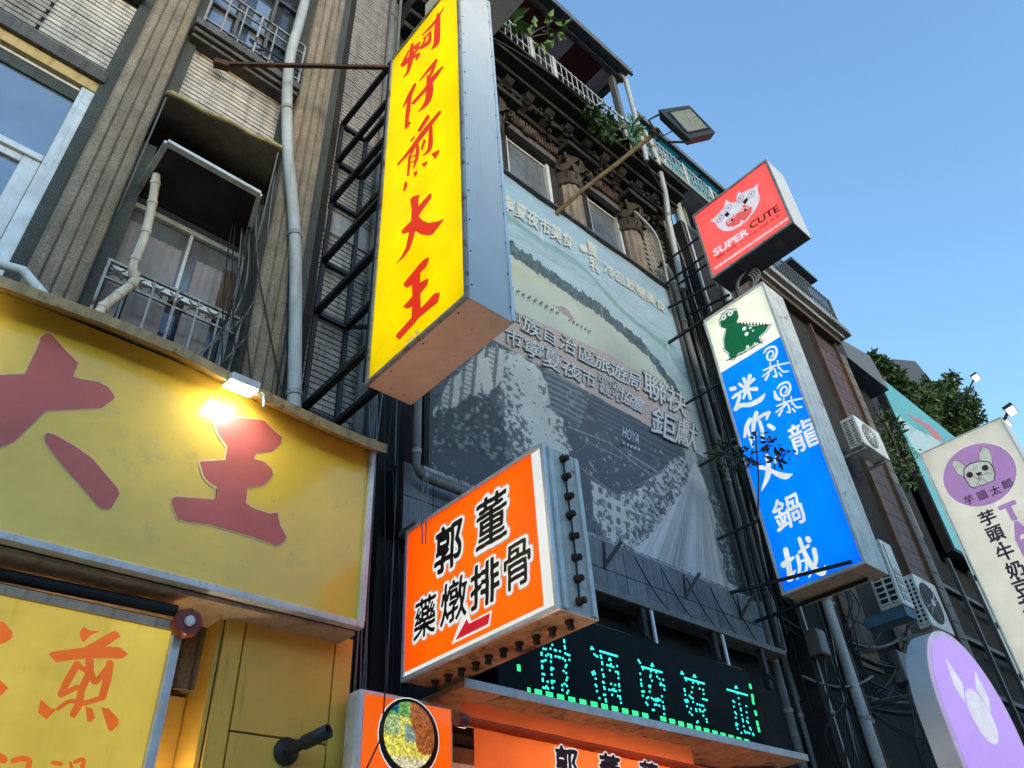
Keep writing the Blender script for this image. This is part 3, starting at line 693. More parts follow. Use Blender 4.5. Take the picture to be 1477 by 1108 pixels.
# steel frame carrying it
SF = thing('sign_truss', 'black angle steel frame holding the tall yellow sign to the wall', 'frame', (2.1, 4.0, 5.1))
for x in (2.12, 2.42):
    MB().bar((x, 4.47, 5.0), (x, 4.47, 9.0), .04).build('upright', MATS['black_steel'], SF)
    MB().bar((x, 3.56, 4.9), (x, 3.56, 8.95), .04).build('upright', MATS['black_steel'], SF)
for z in (5.20, 6.22, 6.85, 7.70, 8.32, 8.98):
    for x in (2.12, 2.42): MB().bar((x, 4.45, z), (x, 3.54, z), .05, .05).build('crossbar', MATS['black_steel'], SF)
    MB().bar((2.14, 4.47, z), (2.40, 4.47, z), .045).build('crossbar', MATS['black_steel'], SF)
    MB().bar((2.14, 3.57, z), (2.40, 3.57, z), .045).build('crossbar', MATS['black_steel'], SF)
for z0, z1 in ((5.2, 6.22), (6.85, 7.70)):
    MB().bar((2.44, 4.45, z1), (2.44, 3.56, z0 + .4), .03).build('brace', MATS['black_steel'], SF)
st_ = MB().bar((.80, 4.36, 8.55), (2.09, 3.55, 8.86), .035); st_.bar((.74, 4.40, 8.56), (.86, 4.34, 8.54), .07)
tag(st_.build('stay_bar', MATS['rust_dark']), 'long thin rusty stay bar from the balcony ledge to the tall yellow sign', 'bar')
tag(MB().box(2.47, 3.05, 1.9, 3.5, 9.9, 10.6).build('beige_sign_box', MATS['beige']), 'plain beige box seen from below behind the top of the yellow sign', 'box')

# ================================================================== BUILDING B (ornate, mural)
B = thing('ornate_building', 'dark ornate shophouse with columns, heavy cornice and covered roof terrace', 'building', (5.4, 4.5, 0))
wb = MB()
for x0, x1, z0, z1 in ((2.72, 4.64, 3.0, 12.2), (5.50, 6.32, 3.0, 12.2), (7.06, 8.22, 3.0, 12.2), (4.64, 5.50, 3.0, 9.7), (6.32, 7.06, 3.0, 9.7), (4.64, 5.5, 11.3, 12.2), (6.32, 7.06, 11.4, 12.2)):
    wb.box(x0, x1, 4.5, 4.8, z0, z1)
wb.build('wall', MATS['cornice'], B)
MB().box(2.72, 8.22, 4.82, 12, 3.0, 12.25).build('rear_block', MATS['black_wall'], B)
for x0, x1 in ((4.64, 5.50), (6.32, 7.06)):
    f = MB(); f.box(x0, x0 + .04, 4.52, 4.6, 9.7, 11.3); f.box(x1 - .06, x1, 4.50, 4.6, 9.7, 11.3); f.box(x0 + .04, x1 - .06, 4.54, 4.6, 11.26, 11.3)
    wn_ = f.build('window', MATS['aluminium'], B)
    MB().box(x0 + .04, x1 - .06, 4.565, 4.575, 9.7, 11.26).build('pane', MATS['dusty_glass'], wn_)
    l = MB()
    for i in range(16):
        xx = x0 - .06 + (x1 - x0 + .12) * i / 16; l.box(xx, xx + .03, 4.36, 4.49, 11.46, 11.72)
    l.build('louvre_band', MATS['louvre'], B)
    MB().box(x0 - .06, x1 + .06, 4.40, 4.49, 11.32, 11.45).build('window_hood', MATS['slab_dark'], B)
for cxn in (4.28, 5.88, 7.26):
    cr = .20; prof = []; nn = 48
    for i in range(nn):
        a = 2 * math.pi * i / nn; r = cr - .014 * (1 if i % 4 < 2 else 0); prof.append((cxn + r * math.cos(a), 4.52 + r * math.sin(a)))
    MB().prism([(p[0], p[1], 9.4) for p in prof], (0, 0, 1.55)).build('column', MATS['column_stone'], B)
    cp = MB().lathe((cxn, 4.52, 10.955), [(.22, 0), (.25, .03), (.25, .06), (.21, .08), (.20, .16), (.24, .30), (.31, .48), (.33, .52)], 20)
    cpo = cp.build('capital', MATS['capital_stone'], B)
    lf = MB()
    for tier, (rr, zz, hh) in enumerate(((.215, 11.06, .2), (.24, 11.22, .2))):
        for k in range(9):
            a = 2 * math.pi * (k + .5 * tier) / 9; u = Vector((math.cos(a), math.sin(a), 0)); s_ = Vector((-u.y, u.x, 0)); b0 = Vector((cxn, 4.52, zz)) + u * rr
            lf.add([b0 - s_ * .05, b0 + s_ * .05, b0 + s_ * .06 + u * .04 + Vector((0, 0, hh * .6)), b0 - s_ * .06 + u * .04 + Vector((0, 0, hh * .6)), b0 + u * .11 + Vector((0, 0, hh)), b0 + u * .13 + Vector((0, 0, hh * .7))],
                   [(0, 1, 2, 3), (3, 2, 4), (2, 5, 4), (3, 4, 5)])
    lf.build('acanthus_leaves', MATS['capital_stone'], cpo)
    vl = MB()
    for sx in (-1, 1):
        for sy in (-1, 1):
            pts = [(cxn + sx * (.24 + .06 * (t / 9) * math.cos(t)), 4.52 + sy * (.24 + .06 * (t / 9) * math.cos(t)), 11.40 + .07 * (t / 9) * math.sin(t)) for t in np.linspace(1, 9, 14)]
            vl.tube(pts, .022, 6)
    vl.build('volutes', MATS['capital_stone'], cpo)
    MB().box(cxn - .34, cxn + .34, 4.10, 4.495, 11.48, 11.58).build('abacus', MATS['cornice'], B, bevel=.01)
cn = MB()
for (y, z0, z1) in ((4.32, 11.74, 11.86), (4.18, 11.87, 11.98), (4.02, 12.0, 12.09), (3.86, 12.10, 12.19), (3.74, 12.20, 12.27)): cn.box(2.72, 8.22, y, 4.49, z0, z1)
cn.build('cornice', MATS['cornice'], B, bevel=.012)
bk = []
for i in range(13):
    x = 3.1 + i * .41
    ring = [(4.48, 11.55), (4.45, 11.57), (4.42, 11.70), (4.32, 11.82), (4.12, 11.91), (4.06, 11.98), (4.48, 11.98)]
    MB().prism([(x, y, z) for y, z in ring], (.15, 0, 0)).build('bracket', MATS['cornice'], B, bevel=.015)
for i in range(6):
    x = 3.5 + i * .72; r_ = MB()
    for k in range(3): r_.lathe((x + k * .12 - .12, 4.44, 11.52 - .05 * (k % 2)), [(.01, 0), (.07, .02), (.09, .07), (.05, .12), (.02, .14)], 10, (0, -1, .3))
    r_.build('rosette', MATS['capital_stone'], B)
gl = MB(); rg = random.Random(9)
for i in range(190):
    x = 2.9 + rg.random() * 5.2; y = rg.uniform(4.1, 4.46); z = 11.98 - (y - 4.0) * .9 + rg.uniform(-.08, .02); r = rg.uniform(.014, .042)
    gl.lathe((x, y, z), [(r * .3, -r * .8), (r * .9, -r * .4), (r, 0), (r * .8, r * .5), (r * .2, r * .8)], 7, (rg.uniform(-.5, .5), -1, rg.uniform(-.8, 0)))
gl.build('garland_relief', MATS['cornice'], B, kind='stuff')
tb = MB()
for k in range(30):
    for q_ in range(3): tb.box(7.62 + q_ * .21 + .1 * (k % 2) - .05, 7.81 + q_ * .21 + .1 * (k % 2) - .05, 4.484, 4.498, 9.9 + k * .06, 9.947 + k * .06)
tb.build('tile_strip', MATS['tile_dim'], B, kind='stuff')
# terrace railing, built baluster by baluster
def railing(root, x0, x1, y, z0, z1, step, mat, posts, name='railing', bar=.02):
    r = MB().bar((x0, y, z1 - .06), (x1, y, z1 - .06), .028).bar((x0, y, z0 + (z1 - z0) * .45), (x1, y, z0 + (z1 - z0) * .45), .022)
    ro = r.build(name, mat, root)
    n = int((x1 - x0) / step); src = MB().box(-bar / 2, bar / 2, -bar / 2, bar / 2, 0, z1 - z0).build('baluster', mat)
    for i in range(n + 1):
        o = src.copy(); COL.objects.link(o); o.parent = ro; o.location = Vector((x0 + step * i, y - .002, z0)) - root.location; o.name = 'baluster'
    bpy.data.objects.remove(src)
    for p in posts: MB().box(p - .03, p + .03, y - .015, y + .03, z0, z1 + .0).build('post', mat, ro)
    return ro
railing(B, 3.5, 7.9, 3.80, 12.27, 12.98, .118, MATS['rail_white'], (4.62, 5.10, 6.72), bar=.012)
# terrace roof
rf = MB().box(2.9, 7.02, 3.60, 6.2, 14.42, 14.48); rfo = rf.build('terrace_roof', MATS['roof_metal'], B)
MB().box(2.9, 7.05, 3.55, 3.598, 14.33, 14.50).build('gutter', MATS['roof_metal'], rfo)
MB().box(2.9, 7.0, 3.72, 3.80, 14.30, 14.418).build('roof_beam', MATS['iron'], rfo)
for x in (4.0, 5.4, 6.86): MB().box(x, x + .07, 3.83, 6.2, 14.31, 14.418).build('roof_beam', MATS['iron'], rfo)
for x0, x1, m in ((2.9, 4.0, 'ceiling_red'), (4.07, 4.35, 'ceiling_pale'), (4.35, 5.38, 'ceiling_red'), (5.47, 5.85, 'ceiling_pale'), (5.85, 6.55, 'ceiling_red'), (6.55, 6.85, 'ceiling_pale')):
    MB().box(x0, x1, 3.84, 6.1, 14.385, 14.415).build('ceiling_panel', MATS[m], rfo)
MB().box(6.72, 6.82, 3.79, 3.89, 12.27, 14.30).build('roof_post', MATS['roof_metal'], B)
MB().box(2.9, 6.5, 6.2, 6.3, 12.27, 14.42).build('terrace_wall', MATS['ceiling_red'], B)
MB().tube([(6.84, 3.72, 14.38), (6.99, 3.70, 14.3), (6.99, 3.70, 13.4), (6.99, 3.70, 12.3), (7.05, 3.75, 12.0)], .042, 10).build('downpipe', MATS['grey_pvc'], B)
MB().box(2.72, 8.22, 3.76, 12, 12.275, 12.30).build('terrace_floor', MATS['slab_dark'], B)
# tiled fascia band, slab edge, shutter wall of ground floor
fs_ = MB().box(2.9, 7.72, 4.24, 4.49, 4.32, 4.92); fs_.build('fascia', MATS['grout'], B)
src = MB().box(-.1375, .1375, -.012, 0, -.145, .145).build('tile', MATS['fascia_tile'])
copies('tile', src, [(3.05 + .283 * i, 4.238, 4.47 + .298 * k) for i in range(17) for k in range(2)], B); bpy.data.objects.remove(src)
MB().box(2.9, 7.74, 4.05, 4.26, 4.26, 4.318).build('drip_ledge', MATS['dull_pvc'], B, bevel=.006)
MB().box(2.75, 7.9, 4.30, 4.49, 3.0, 4.255).build('shop_header', MATS['dark_wall'], B)
MB().box(2.70, 8.22, 4.5, 9, 2.7, 2.98).build('arcade_ceiling', MATS['shop_inner'], B)
MB().box(2.70, 8.22, 8.5, 9, .1, 2.7).build('shop_wall', MATS['shop_inner'], B)
for x in (5.42, 6.48, 7.3): MB().bar((x, 4.28, 4.24), (x, 4.02, 3.92), .03).bar((x, 4.1, 3.86), (x, 4.1, 4.26), .06).build('hanger', MATS['black_steel'], B)
MB().box(2.62, 2.70, 4.44, 4.52, 3.2, 12.4).build('corner_strip', MATS['dull_pvc'], B)

# ================================================================== MURAL (printed canvas: flat artwork)
MU = thing('faded_mural', 'huge faded canvas with dunes, camels and a grey aerial city', 'banner', (5.4, 4.3, 4.95))
mx0, mx1, mz0, mz1 = 3.20, 7.63, 4.95, 9.88
GX, GZ = 420, 460
u = np.linspace(0, 1, GX); v = np.linspace(0, 1, GZ); UU, VV = np.meshgrid(u, v)
def muv(p):
    q = AY(p[0], p[1], 4.3); return ((q.x - mx0) / (mx1 - mx0), (q.z - mz0) / (mz1 - mz0))
def pip(pts, warp=0.):
    pts = [muv(p) for p in pts]; UU, VV = (UU0 + warp * (wn1 - .5), VV0 + warp * (wn2 - .5)) if warp else (UU0, VV0); ins = np.zeros(UU.shape, bool); n = len(pts)
    for i in range(n):
        (xa, ya), (xb, yb) = pts[i], pts[(i + 1) % n]
        c = ((ya > VV) != (yb > VV)); ins ^= c & (UU < (xb - xa) * (VV - ya) / (yb - ya + 1e-12) + xa)
    return ins
UU0, VV0 = UU, VV
def vnoise(fx, fy, seed, oct=4):
    out = np.zeros(UU.shape); amp = 1; tot = 0
    for o in range(oct):
        r = np.random.default_rng(seed + o); gx, gy = int(fx * 2 ** o) + 2, int(fy * 2 ** o) + 2; G = r.random((gy + 1, gx + 1))
        X, Y = UU * (gx - 1), VV * (gy - 1); xi, yi = X.astype(int), Y.astype(int); a, b = X - xi, Y - yi; a = a * a * (3 - 2 * a); b = b * b * (3 - 2 * b)
        out += amp * ((G[yi, xi] * (1 - a) + G[yi, xi + 1] * a) * (1 - b) + (G[yi + 1, xi] * (1 - a) + G[yi + 1, xi + 1] * a) * b); tot += amp; amp *= .55
    return out / tot
C3 = lambda r, g, b: np.array([r, g, b], float)
art = np.zeros(UU.shape + (3,))
wn1 = vnoise(22, 22, 31); wn2 = vnoise(22, 22, 41); n1 = vnoise(5, 6, 1); n2 = vnoise(30, 30, 2); n3 = vnoise(14, 60, 3); n4 = vnoise(120, 130, 4, 2)
sky_ = C3(150, 186, 200) + (VV[..., None] - .7) * C3(-30, 0, 50) + (n3[..., None] - .5) * 26
art[:] = sky_
line = lambda pts: np.interp(UU, [muv(p)[0] for p in pts], [muv(p)[1] for p in pts])
streak = line([(740, 320), (840, 385), (900, 450), (960, 500), (985, 540)]); m = np.abs(VV - streak + .02 * (n3 - .5)) < .012; art[m] = C3(120, 168, 168)
for k, dz in enumerate((.05, .08, .14, .2)):
    l2 = line([(736, 335), (860, 410), (980, 520)]) + dz * .4 - .03; mm = np.abs(VV - l2 + .015 * (n2 - .5)) < .003; art[mm] *= .93
tl_ = line([(732, 352), (800, 398), (860, 440), (930, 498), (975, 560), (990, 590)])
art[VV < tl_ - .02] = (C3(180, 194, 170) + (n1[..., None][VV < tl_ - .02] - .5) * 50)
dune2 = pip([(735, 400), (830, 430), (905, 470), (950, 520), (985, 570), (990, 600), (880, 520), (735, 440)]); art[dune2] = C3(178, 194, 178) + (n1[dune2][:, None] - .5) * 40
th = .022 + .02 * (n2 - .5) * 2 + .03 * (vnoise(150, 3, 55, 1) - .5)
m = (VV < tl_ + th * .6) & (VV > tl_ - .035 - .02 * (n4 - .5)); art[m] = C3(74, 98, 104) + (n4[m][:, None] - .5) * 60
m = pip([(800, 440), (826, 450), (836, 466), (812, 456)], .05); art[m] = C3(160, 150, 145)
for cx_, cy_, s_ in [(738 + i * 8.2, 417 + i * 4.3, 1) for i in range(9)] + [(822 + i * 5.5, 462 + i * 3.2, .75) for i in range(6)]:
    for dx, dy, w_, h_ in ((0, 0, 2.6, 1.6), (-1.6, 3, .5, 2.2), (1.6, 3.4, .5, 2.2), (2.8, -1.8, .7, 2), (.2, -2, .9, 1.2)):
        m = pip([(cx_ + (dx + w_ * math.cos(a)) * s_, cy_ + (dy + h_ * math.sin(a)) * s_) for a in np.linspace(0, 6.28, 9)[:-1]]); art[m] = C3(70, 84, 84)
bt = line([(600, 415), (738, 446), (880, 512), (1000, 585), (1070, 625)]); bb = line([(600, 430), (720, 495), (850, 566), (974, 636), (1070, 690)])
m = (VV < bt) & (VV > bb); fade = np.clip((UU[m] - .75) * 4, 0, 1)[:, None]; art[m] = (C3(184, 168, 158) * (1 - fade) + C3(166, 182, 186) * fade) + (n1[m][:, None] - .5) * 20
city = VV <= bb
art[city] = C3(62, 72, 80) + (n2[city][:, None] - .5) * 40
# the grey aerial view, laid out in the print's own plane
Wx, Wz = mx0 + UU * (mx1 - mx0), mz0 + VV * (mz1 - mz0) - CAMZ
cz_ = RM[2, 0] * Wx + RM[2, 1] * 4.3 + RM[2, 2] * Wz
PX_ = CX + FPX * (RM[0, 0] * Wx + RM[0, 1] * 4.3 + RM[0, 2] * Wz) / cz_; PY_ = CY + FPX * (RM[1, 0] * Wx + RM[1, 1] * 4.3 + RM[1, 2] * Wz) / cz_
n5 = vnoise(40, 150, 61, 2); n6 = vnoise(9, 9, 62, 3)
def put(m, col, amp=30, nz=None):
    nz = n4 if nz is None else nz; art[m] = C3(*col) + (nz[m][:, None] - .5) * amp
def reg(pts, warp=.0): return pip(pts, warp) & city
put(city, (78, 88, 92), 26, n6)
rb_ = np.random.default_rng(77)
for _ in range(420):
    px, py = rb_.uniform(612, 1040), rb_.uniform(520, 800); w_, h_ = rb_.uniform(4, 22), rb_.uniform(2, 9); sl_ = rb_.choice([.42, .5, -.25])
    uvq = [muv(p) for p in ((px, py), (px + w_, py + w_ * sl_), (px + w_ + h_ * .15, py + w_ * sl_ + h_), (px + h_ * .15, py + h_))]; us = [p[0] for p in uvq]; vs_ = [p[1] for p in uvq]
    if not ((UU > min(us)) & (UU < max(us)) & (VV > min(vs_)) & (VV < max(vs_)) & city).any(): continue
    m = reg([(px, py), (px + w_, py + w_ * sl_), (px + w_ + h_ * .15, py + w_ * sl_ + h_), (px + h_ * .15, py + h_)]); t = rb_.choice([58, 66, 78, 92, 112]); put(m, (t * .94, t, t * 1.04), 16)
# left towers with windows, trees, pale street
tw = reg([(620, 600), (640, 558), (700, 500), (735, 505), (730, 545), (704, 575), (660, 605)], .02); put(tw, (196, 200, 184), 40)
put(tw & (((PX_ + .1 * PY_) % 15) < 5), (96, 106, 106), 30); put(tw & (((PY_ - .5 * PX_) % 7) < 2.4) & (((PX_ + .1 * PY_) % 30) < 20), (110, 120, 118), 30)
put(reg([(690, 520), (704, 515), (712, 560), (698, 572)]), (206, 210, 196), 20)
tr_ = reg([(615, 600), (660, 580), (700, 570), (735, 590), (742, 660), (738, 705), (660, 700), (615, 690)], .05); put(tr_, (62, 74, 76), 50); put(tr_ & (n5 * .5 + n4 * .5 > .60), (120, 132, 128), 30)
put(reg([(615, 640), (680, 650), (740, 690), (738, 710), (612, 690)], .02), (66, 76, 86), 16)
stt = reg([(733, 505), (772, 522), (800, 575), (826, 650), (812, 672), (770, 672), (740, 695), (730, 640), (724, 575)], .045); put(stt, (204, 214, 204), 44, n6)
edge_ = np.abs(PX_ - (752 + (PY_ - 510) * .25)) / 32; put(stt & (n4 + .34 * np.clip(edge_, 0, 1.3) > .86), (92, 104, 104), 40)
# mid blocks with rows of windows
for pts, c0, c1, pr, sl_ in (([(784, 525), (828, 547), (848, 582), (838, 612), (795, 592)], (116, 130, 136), (74, 86, 94), 8, .5), ([(850, 560), (905, 590), (915, 640), (868, 622)], (84, 98, 108), (62, 74, 84), 7, .5), ([(905, 596), (968, 634), (985, 660), (930, 662)], (80, 92, 100), (60, 70, 80), 9, .5)):
    m = reg(pts); put(m, c0, 18); put(m & (((PY_ - sl_ * PX_) % pr) < pr * .45), c1, 14)
put(reg([(818, 622), (880, 640), (938, 690), (892, 714), (838, 682)]), (72, 84, 92), 12, n6)
for a, b, w_ in (((818, 616), (880, 640), 1.5), ((880, 640), (940, 688), 1.5), ((826, 655), (850, 640), 1), ((850, 640), (898, 662), 1), ((905, 655), (948, 682), 2.2), ((905, 663), (946, 688), 1), ((890, 716), (940, 690), 1.2), ((828, 668), (890, 716), 1.2)):
    put(reg([a, (a[0] + .5, a[1] - w_), (b[0] + .5, b[1] - w_), b]), (146, 158, 160), 20)
lb = reg([(852, 692), (890, 716), (934, 700), (950, 735), (936, 792), (905, 802), (872, 775), (856, 742)]); put(lb, (206, 212, 198), 40, n6)
win = (((PX_ - 850) % 13) < 6) & (((PY_ - .4 * PX_) % 17) < 8); put(lb & win, (104, 116, 120), 40)
put(lb & (n4 > .62), (90, 102, 106), 30)
cr_ = reg([(930, 700), (965, 668), (1002, 646), (1014, 690), (985, 722), (940, 806), (905, 806)], .02); put(cr_, (132, 144, 144), 40, n6); put(cr_ & (n4 > .56), (64, 76, 82), 30); put(cr_ & (n4 < .40), (206, 212, 204), 20)
put(reg([(985, 640), (1003, 650), (1010, 700), (996, 690)]), (150, 164, 168), 30)
ap = muv((1006, 655)); rdm = reg([(1002, 668), (982, 712), (934, 778), (898, 802), (950, 835), (1068, 862), (1050, 790), (1014, 690)], .012)
ang = np.arctan2(UU - ap[0], ap[1] - VV); pr_ = np.random.default_rng(8).normal(size=240); k_ = np.clip((ang + 1.2) / 2.0 * 239, 0, 239); s1 = np.interp(k_.ravel(), np.arange(240), pr_).reshape(k_.shape); pr2 = np.random.default_rng(9).normal(size=40); s2 = np.interp(k_.ravel() / 6, np.arange(40), pr2).reshape(k_.shape)
put(rdm, (196, 206, 204), 16); fr_d = np.clip((ap[1] - VV) * 4, 0, 1); art[rdm] -= (np.clip(s1 * 16 + s2 * 16, -18, 60) * fr_d)[rdm][:, None]
tr2 = reg([(1020, 700), (1042, 720), (1074, 858), (1052, 842), (1034, 778)], .03); put(tr2, (70, 82, 86), 40); put(tr2 & (n4 > .6), (150, 162, 160), 20)
put(city & (n4 > .76) & (n6 > .5) & ~rdm & ~stt, (150, 162, 164), 20)
bl_ = art.copy()
for sh in ((0, 1), (0, -1), (1, 0), (-1, 0)): bl_ += np.roll(art, sh, (0, 1))
art = np.where(city[..., None], (art * .6 + bl_ / 5 * .4) * .90 + C3(112, 112, 104) * .12, art)
scr = vnoise(60, 6, 21, 2); m = (scr > .80) & (vnoise(6, 6, 22, 2) > .55); art[m] = art[m] * .6 + 90
art = np.clip(art / 255, 0, 1); gm_ = art.mean(-1, keepdims=True); art = gm_ + (art - gm_) * .8; art = np.where(art <= .04045, art / 12.92, ((art + .055) / 1.055) ** 2.4) * np.array([.76, .72, .70])
me = bpy.data.meshes.new('canvas')
co = np.zeros((GZ, GX, 3)); co[..., 0] = mx0 + UU * (mx1 - mx0) - 5.4; co[..., 2] = mz0 + VV * (mz1 - mz0) - 4.95
co[..., 1] = .006 * np.sin(UU * 23 + VV * 5) * VV + .012 * (n1 - .5)
idx = np.arange(GX * GZ).reshape(GZ, GX); qd = np.stack([idx[:-1, :-1], idx[:-1, 1:], idx[1:, 1:], idx[1:, :-1]], -1).reshape(-1, 4)
me.vertices.add(GX * GZ); me.vertices.foreach_set('co', co.reshape(-1))
me.loops.add(qd.size); me.loops.foreach_set('vertex_index', qd.reshape(-1).astype(np.int32))
me.polygons.add(len(qd)); me.polygons.foreach_set('loop_start', np.arange(0, qd.size, 4, dtype=np.int32)); me.update(); me.validate()
ca = me.color_attributes.new('print', 'FLOAT_COLOR', 'POINT'); ca.data.foreach_set('color', np.concatenate([art, np.ones(art.shape[:2] + (1,))], -1).reshape(-1).astype(np.float32))
me.polygons.foreach_set('use_smooth', [True] * len(me.polygons))
me.materials.append(M('canvas_print', (1, 1, 1), .55, attr='print', var=.05))
o = bpy.data.objects.new('canvas', me); COL.objects.link(o); o.parent = MU
M('mural_pale', (.42, .42, .40), .6, var=.08); M('mural_dark', (.085, .11, .125), .6, var=.1); M('mural_top', (.43, .47, .42), .6, var=.1); M('mural_hoya', (.32, .38, .41), .6)
P_mu = Plane('y', 4.282)
def mur(txt, bl, br, tl, off1=.02, off2=.05, d=0., m1='mural_pale', m2='mural_dark'):
    if m2: letters(P_mu, txt, bl, br, tl, MATS[m2], MU, off2, .001 + d)
    letters(P_mu, txt, bl, br, tl, MATS[m1], MU, off1, .003 + d)
mur('寧夏夜市美食', (724, 300), (826, 361), (727, 279), .02, 0, 0, 'mural_top', None)
mur('・', (836, 360), (846, 366), (838, 352), .02, 0, 0, 'mural_top', None)
mur('賣', (848, 366), (862, 374), (846, 346), .02, 0, 0, 'mural_top', None)
mur('乳', (851, 388), (866, 396), (849, 368), .02, 0, 0, 'mural_top', None)
mur('冷品飲暢美食', (872, 393), (960, 452), (872, 378), .02, 0, 0, 'mural_top', None)
for t_, bl, br, tl in (('回', (735, 458), (749, 464), (735, 446)), ('族', (754, 475), (778, 489), (756, 455)), ('自', (786, 489), (800, 498), (787, 471)), ('治', (808, 501), (829, 512), (811, 482)), ('區', (836, 517), (855, 527), (837, 499)),
                       ('旅', (858, 528), (878, 539), (860, 510)), ('遊', (880, 541), (902, 552), (882, 522)), ('局', (905, 554), (922, 562), (908, 536)),
                       ('市', (730, 494), (751, 502), (731, 474)), ('寧', (756, 508), (781, 520), (759, 487)), ('夏', (784, 525), (807, 536), (787, 502)), ('夜', (811, 538), (836, 550), (814, 518)), ('市', (840, 551), (857, 560), (841, 531)),
                       ('環保', (864, 550), (890, 564), (865, 538)), ('觀光', (866, 565), (893, 580), (867, 553)), ('協', (894, 577), (912, 587), (896, 559)), ('會', (912, 588), (928, 596), (915, 569)),
                       ('聯', (931, 568), (960, 584), (930, 537)), ('袂', (963, 587), (988, 600), (966, 557)), ('鉅', (941, 620), (972, 635), (944, 588)), ('獻', (976, 636), (1003, 648), (980, 603))):
    bl, br, tl = np.array(bl, float), np.array(br, float), np.array(tl, float); ce = (br + tl) / 2; bl, br, tl = [tuple(ce + (q_ - ce) * 1.14) for q_ in (bl, br, tl)]
    mur(t_, bl, br, tl, .012 if len(t_) == 1 else .006, .036 if len(t_) == 1 else .026, 0)
mur('HOYA', (897, 630), (921, 641), (899, 616), .01, 0, 0, 'mural_hoya', None)
mur('▪▪▪▪▪', (898, 641), (922, 651), (899, 637), .0, 0, 0, 'mural_hoya', None)
fb = MB().tube([(3.1, 4.26, 4.93), (7.66, 4.26, 4.93)], .035, 8); fb.build('bottom_pole', MATS['iron_pale'], MU)
MB().box(3.18, 7.66, 4.24, 4.33, 9.885, 9.915).box(7.635, 7.67, 4.25, 4.33, 4.97, 9.885).box(3.165, 3.198, 4.25, 4.33, 4.97, 9.885).build('edge_batten', MATS['slab_dark'], MU)
lc = MB()
for i in range(34):
    x = 3.3 + i * .128; lc.tube([(x, 4.285, 4.97), (x + .02, 4.22, 4.94), (x + .05, 4.25, 4.90), (x + .06, 4.285, 4.98)], .005, 4)
lc.build('lacing', MATS['black_steel'], MU)
for x in (5.2, 6.4, 7.35): [MB().bar(a, b, .032).build('bracket', MATS['black_steel'], MU) for a, b in (((x, 4.24, 4.90), (x - .05, 4.23, 4.62)), ((x - .06, 4.24, 4.62), (x + .1, 4.1, 4.88)))]

# ================================================================== STREET LAMP ON ARM
SLP = thing('street_floodlight', 'unlit dark floodlight on a rusty arm jutting from the ornate facade', 'lamp', (5.2, 4.3, 9.7))
p0 = AY(806, 304, 4.25); p1 = AX(945, 192, 6.0)
MB().tube([p0 + Vector((0, .2, -.1)), p0, p0 * .75 + p1 * .25 + Vector((0, 0, .03)), p0 * .4 + p1 * .6, p1], .031, 10).build('arm', MATS['lamp_arm'], SLP)
# lamp head: glass quad and casing, traced at the arm's tip
def headpt(px, py, k): 
    d = Vector(ray(px, py)); base = Vector((p1.x, p1.y, p1.z - CAMZ)); dep = base.dot(Vector(RM[2])) * k; q = d * dep; return Vector((q.x, q.y, q.z + CAMZ))
o4 = [headpt(949, 158, .995), headpt(994, 151.5, 1.015), headpt(1033, 190, .955), headpt(994, 200, .935)]
nl = (o4[1] - o4[0]).cross(o4[3] - o4[0]).normalized()
if nl.dot(o4[0] - Vector((0, 0, CAMZ))) < 0: nl = -nl
cc = sum(o4, Vector()) / 4
o4 = [p - nl * (p - cc).dot(nl) for p in o4]
bil = lambda u, v: (o4[0] * (1 - u) + o4[1] * u) * (1 - v) + (o4[3] * (1 - u) + o4[2] * u) * v
g4 = [bil(.20, .16), bil(.93, .14), bil(.88, .86), bil(.10, .86)]
back = [o4[i] + (cc - o4[i]) * .12 + nl * .13 for i in range(4)]
MB().add(o4 + back, [(3, 2, 1, 0), (4, 5, 6, 7), (0, 1, 5, 4), (1, 2, 6, 5), (2, 3, 7, 6), (3, 0, 4, 7)]).build('housing', MATS['lamp_body'], SLP, bevel=.012)
MB().add([p - nl * .008 for p in g4], [(0, 1, 2, 3)]).build('glass', MATS['lamp_glass'], SLP, recalc=False)
rimm = MB()
for i in range(4): rimm.bar(g4[i] - nl * .01, g4[(i + 1) % 4] - nl * .01, .02)
rimm.build('bezel', MATS['lamp_body'], SLP)
bp0, bp1 = (o4[0] + back[0]) / 2, (o4[3] + back[3]) / 2; mid = p1 + Vector((0, 0, .02))
MB().tube([bp0, headpt(936, 173, 1.0), mid, headpt(963, 205, .96), bp1], .016, 6).build('yoke', MATS['lamp_body'], SLP)
MB().tube([mid, headpt(950, 186, .99), headpt(957, 196, .985), headpt(968, 190, .98), cc + nl * .02], .008, 6).build('flex', MATS['cable_black'], SLP)
MB().tube([p1 + Vector((-.06, .03, -.05)), p1 + Vector((.03, -.02, .05))], .055, 10).build('collar', MATS['rust_dark'], SLP)

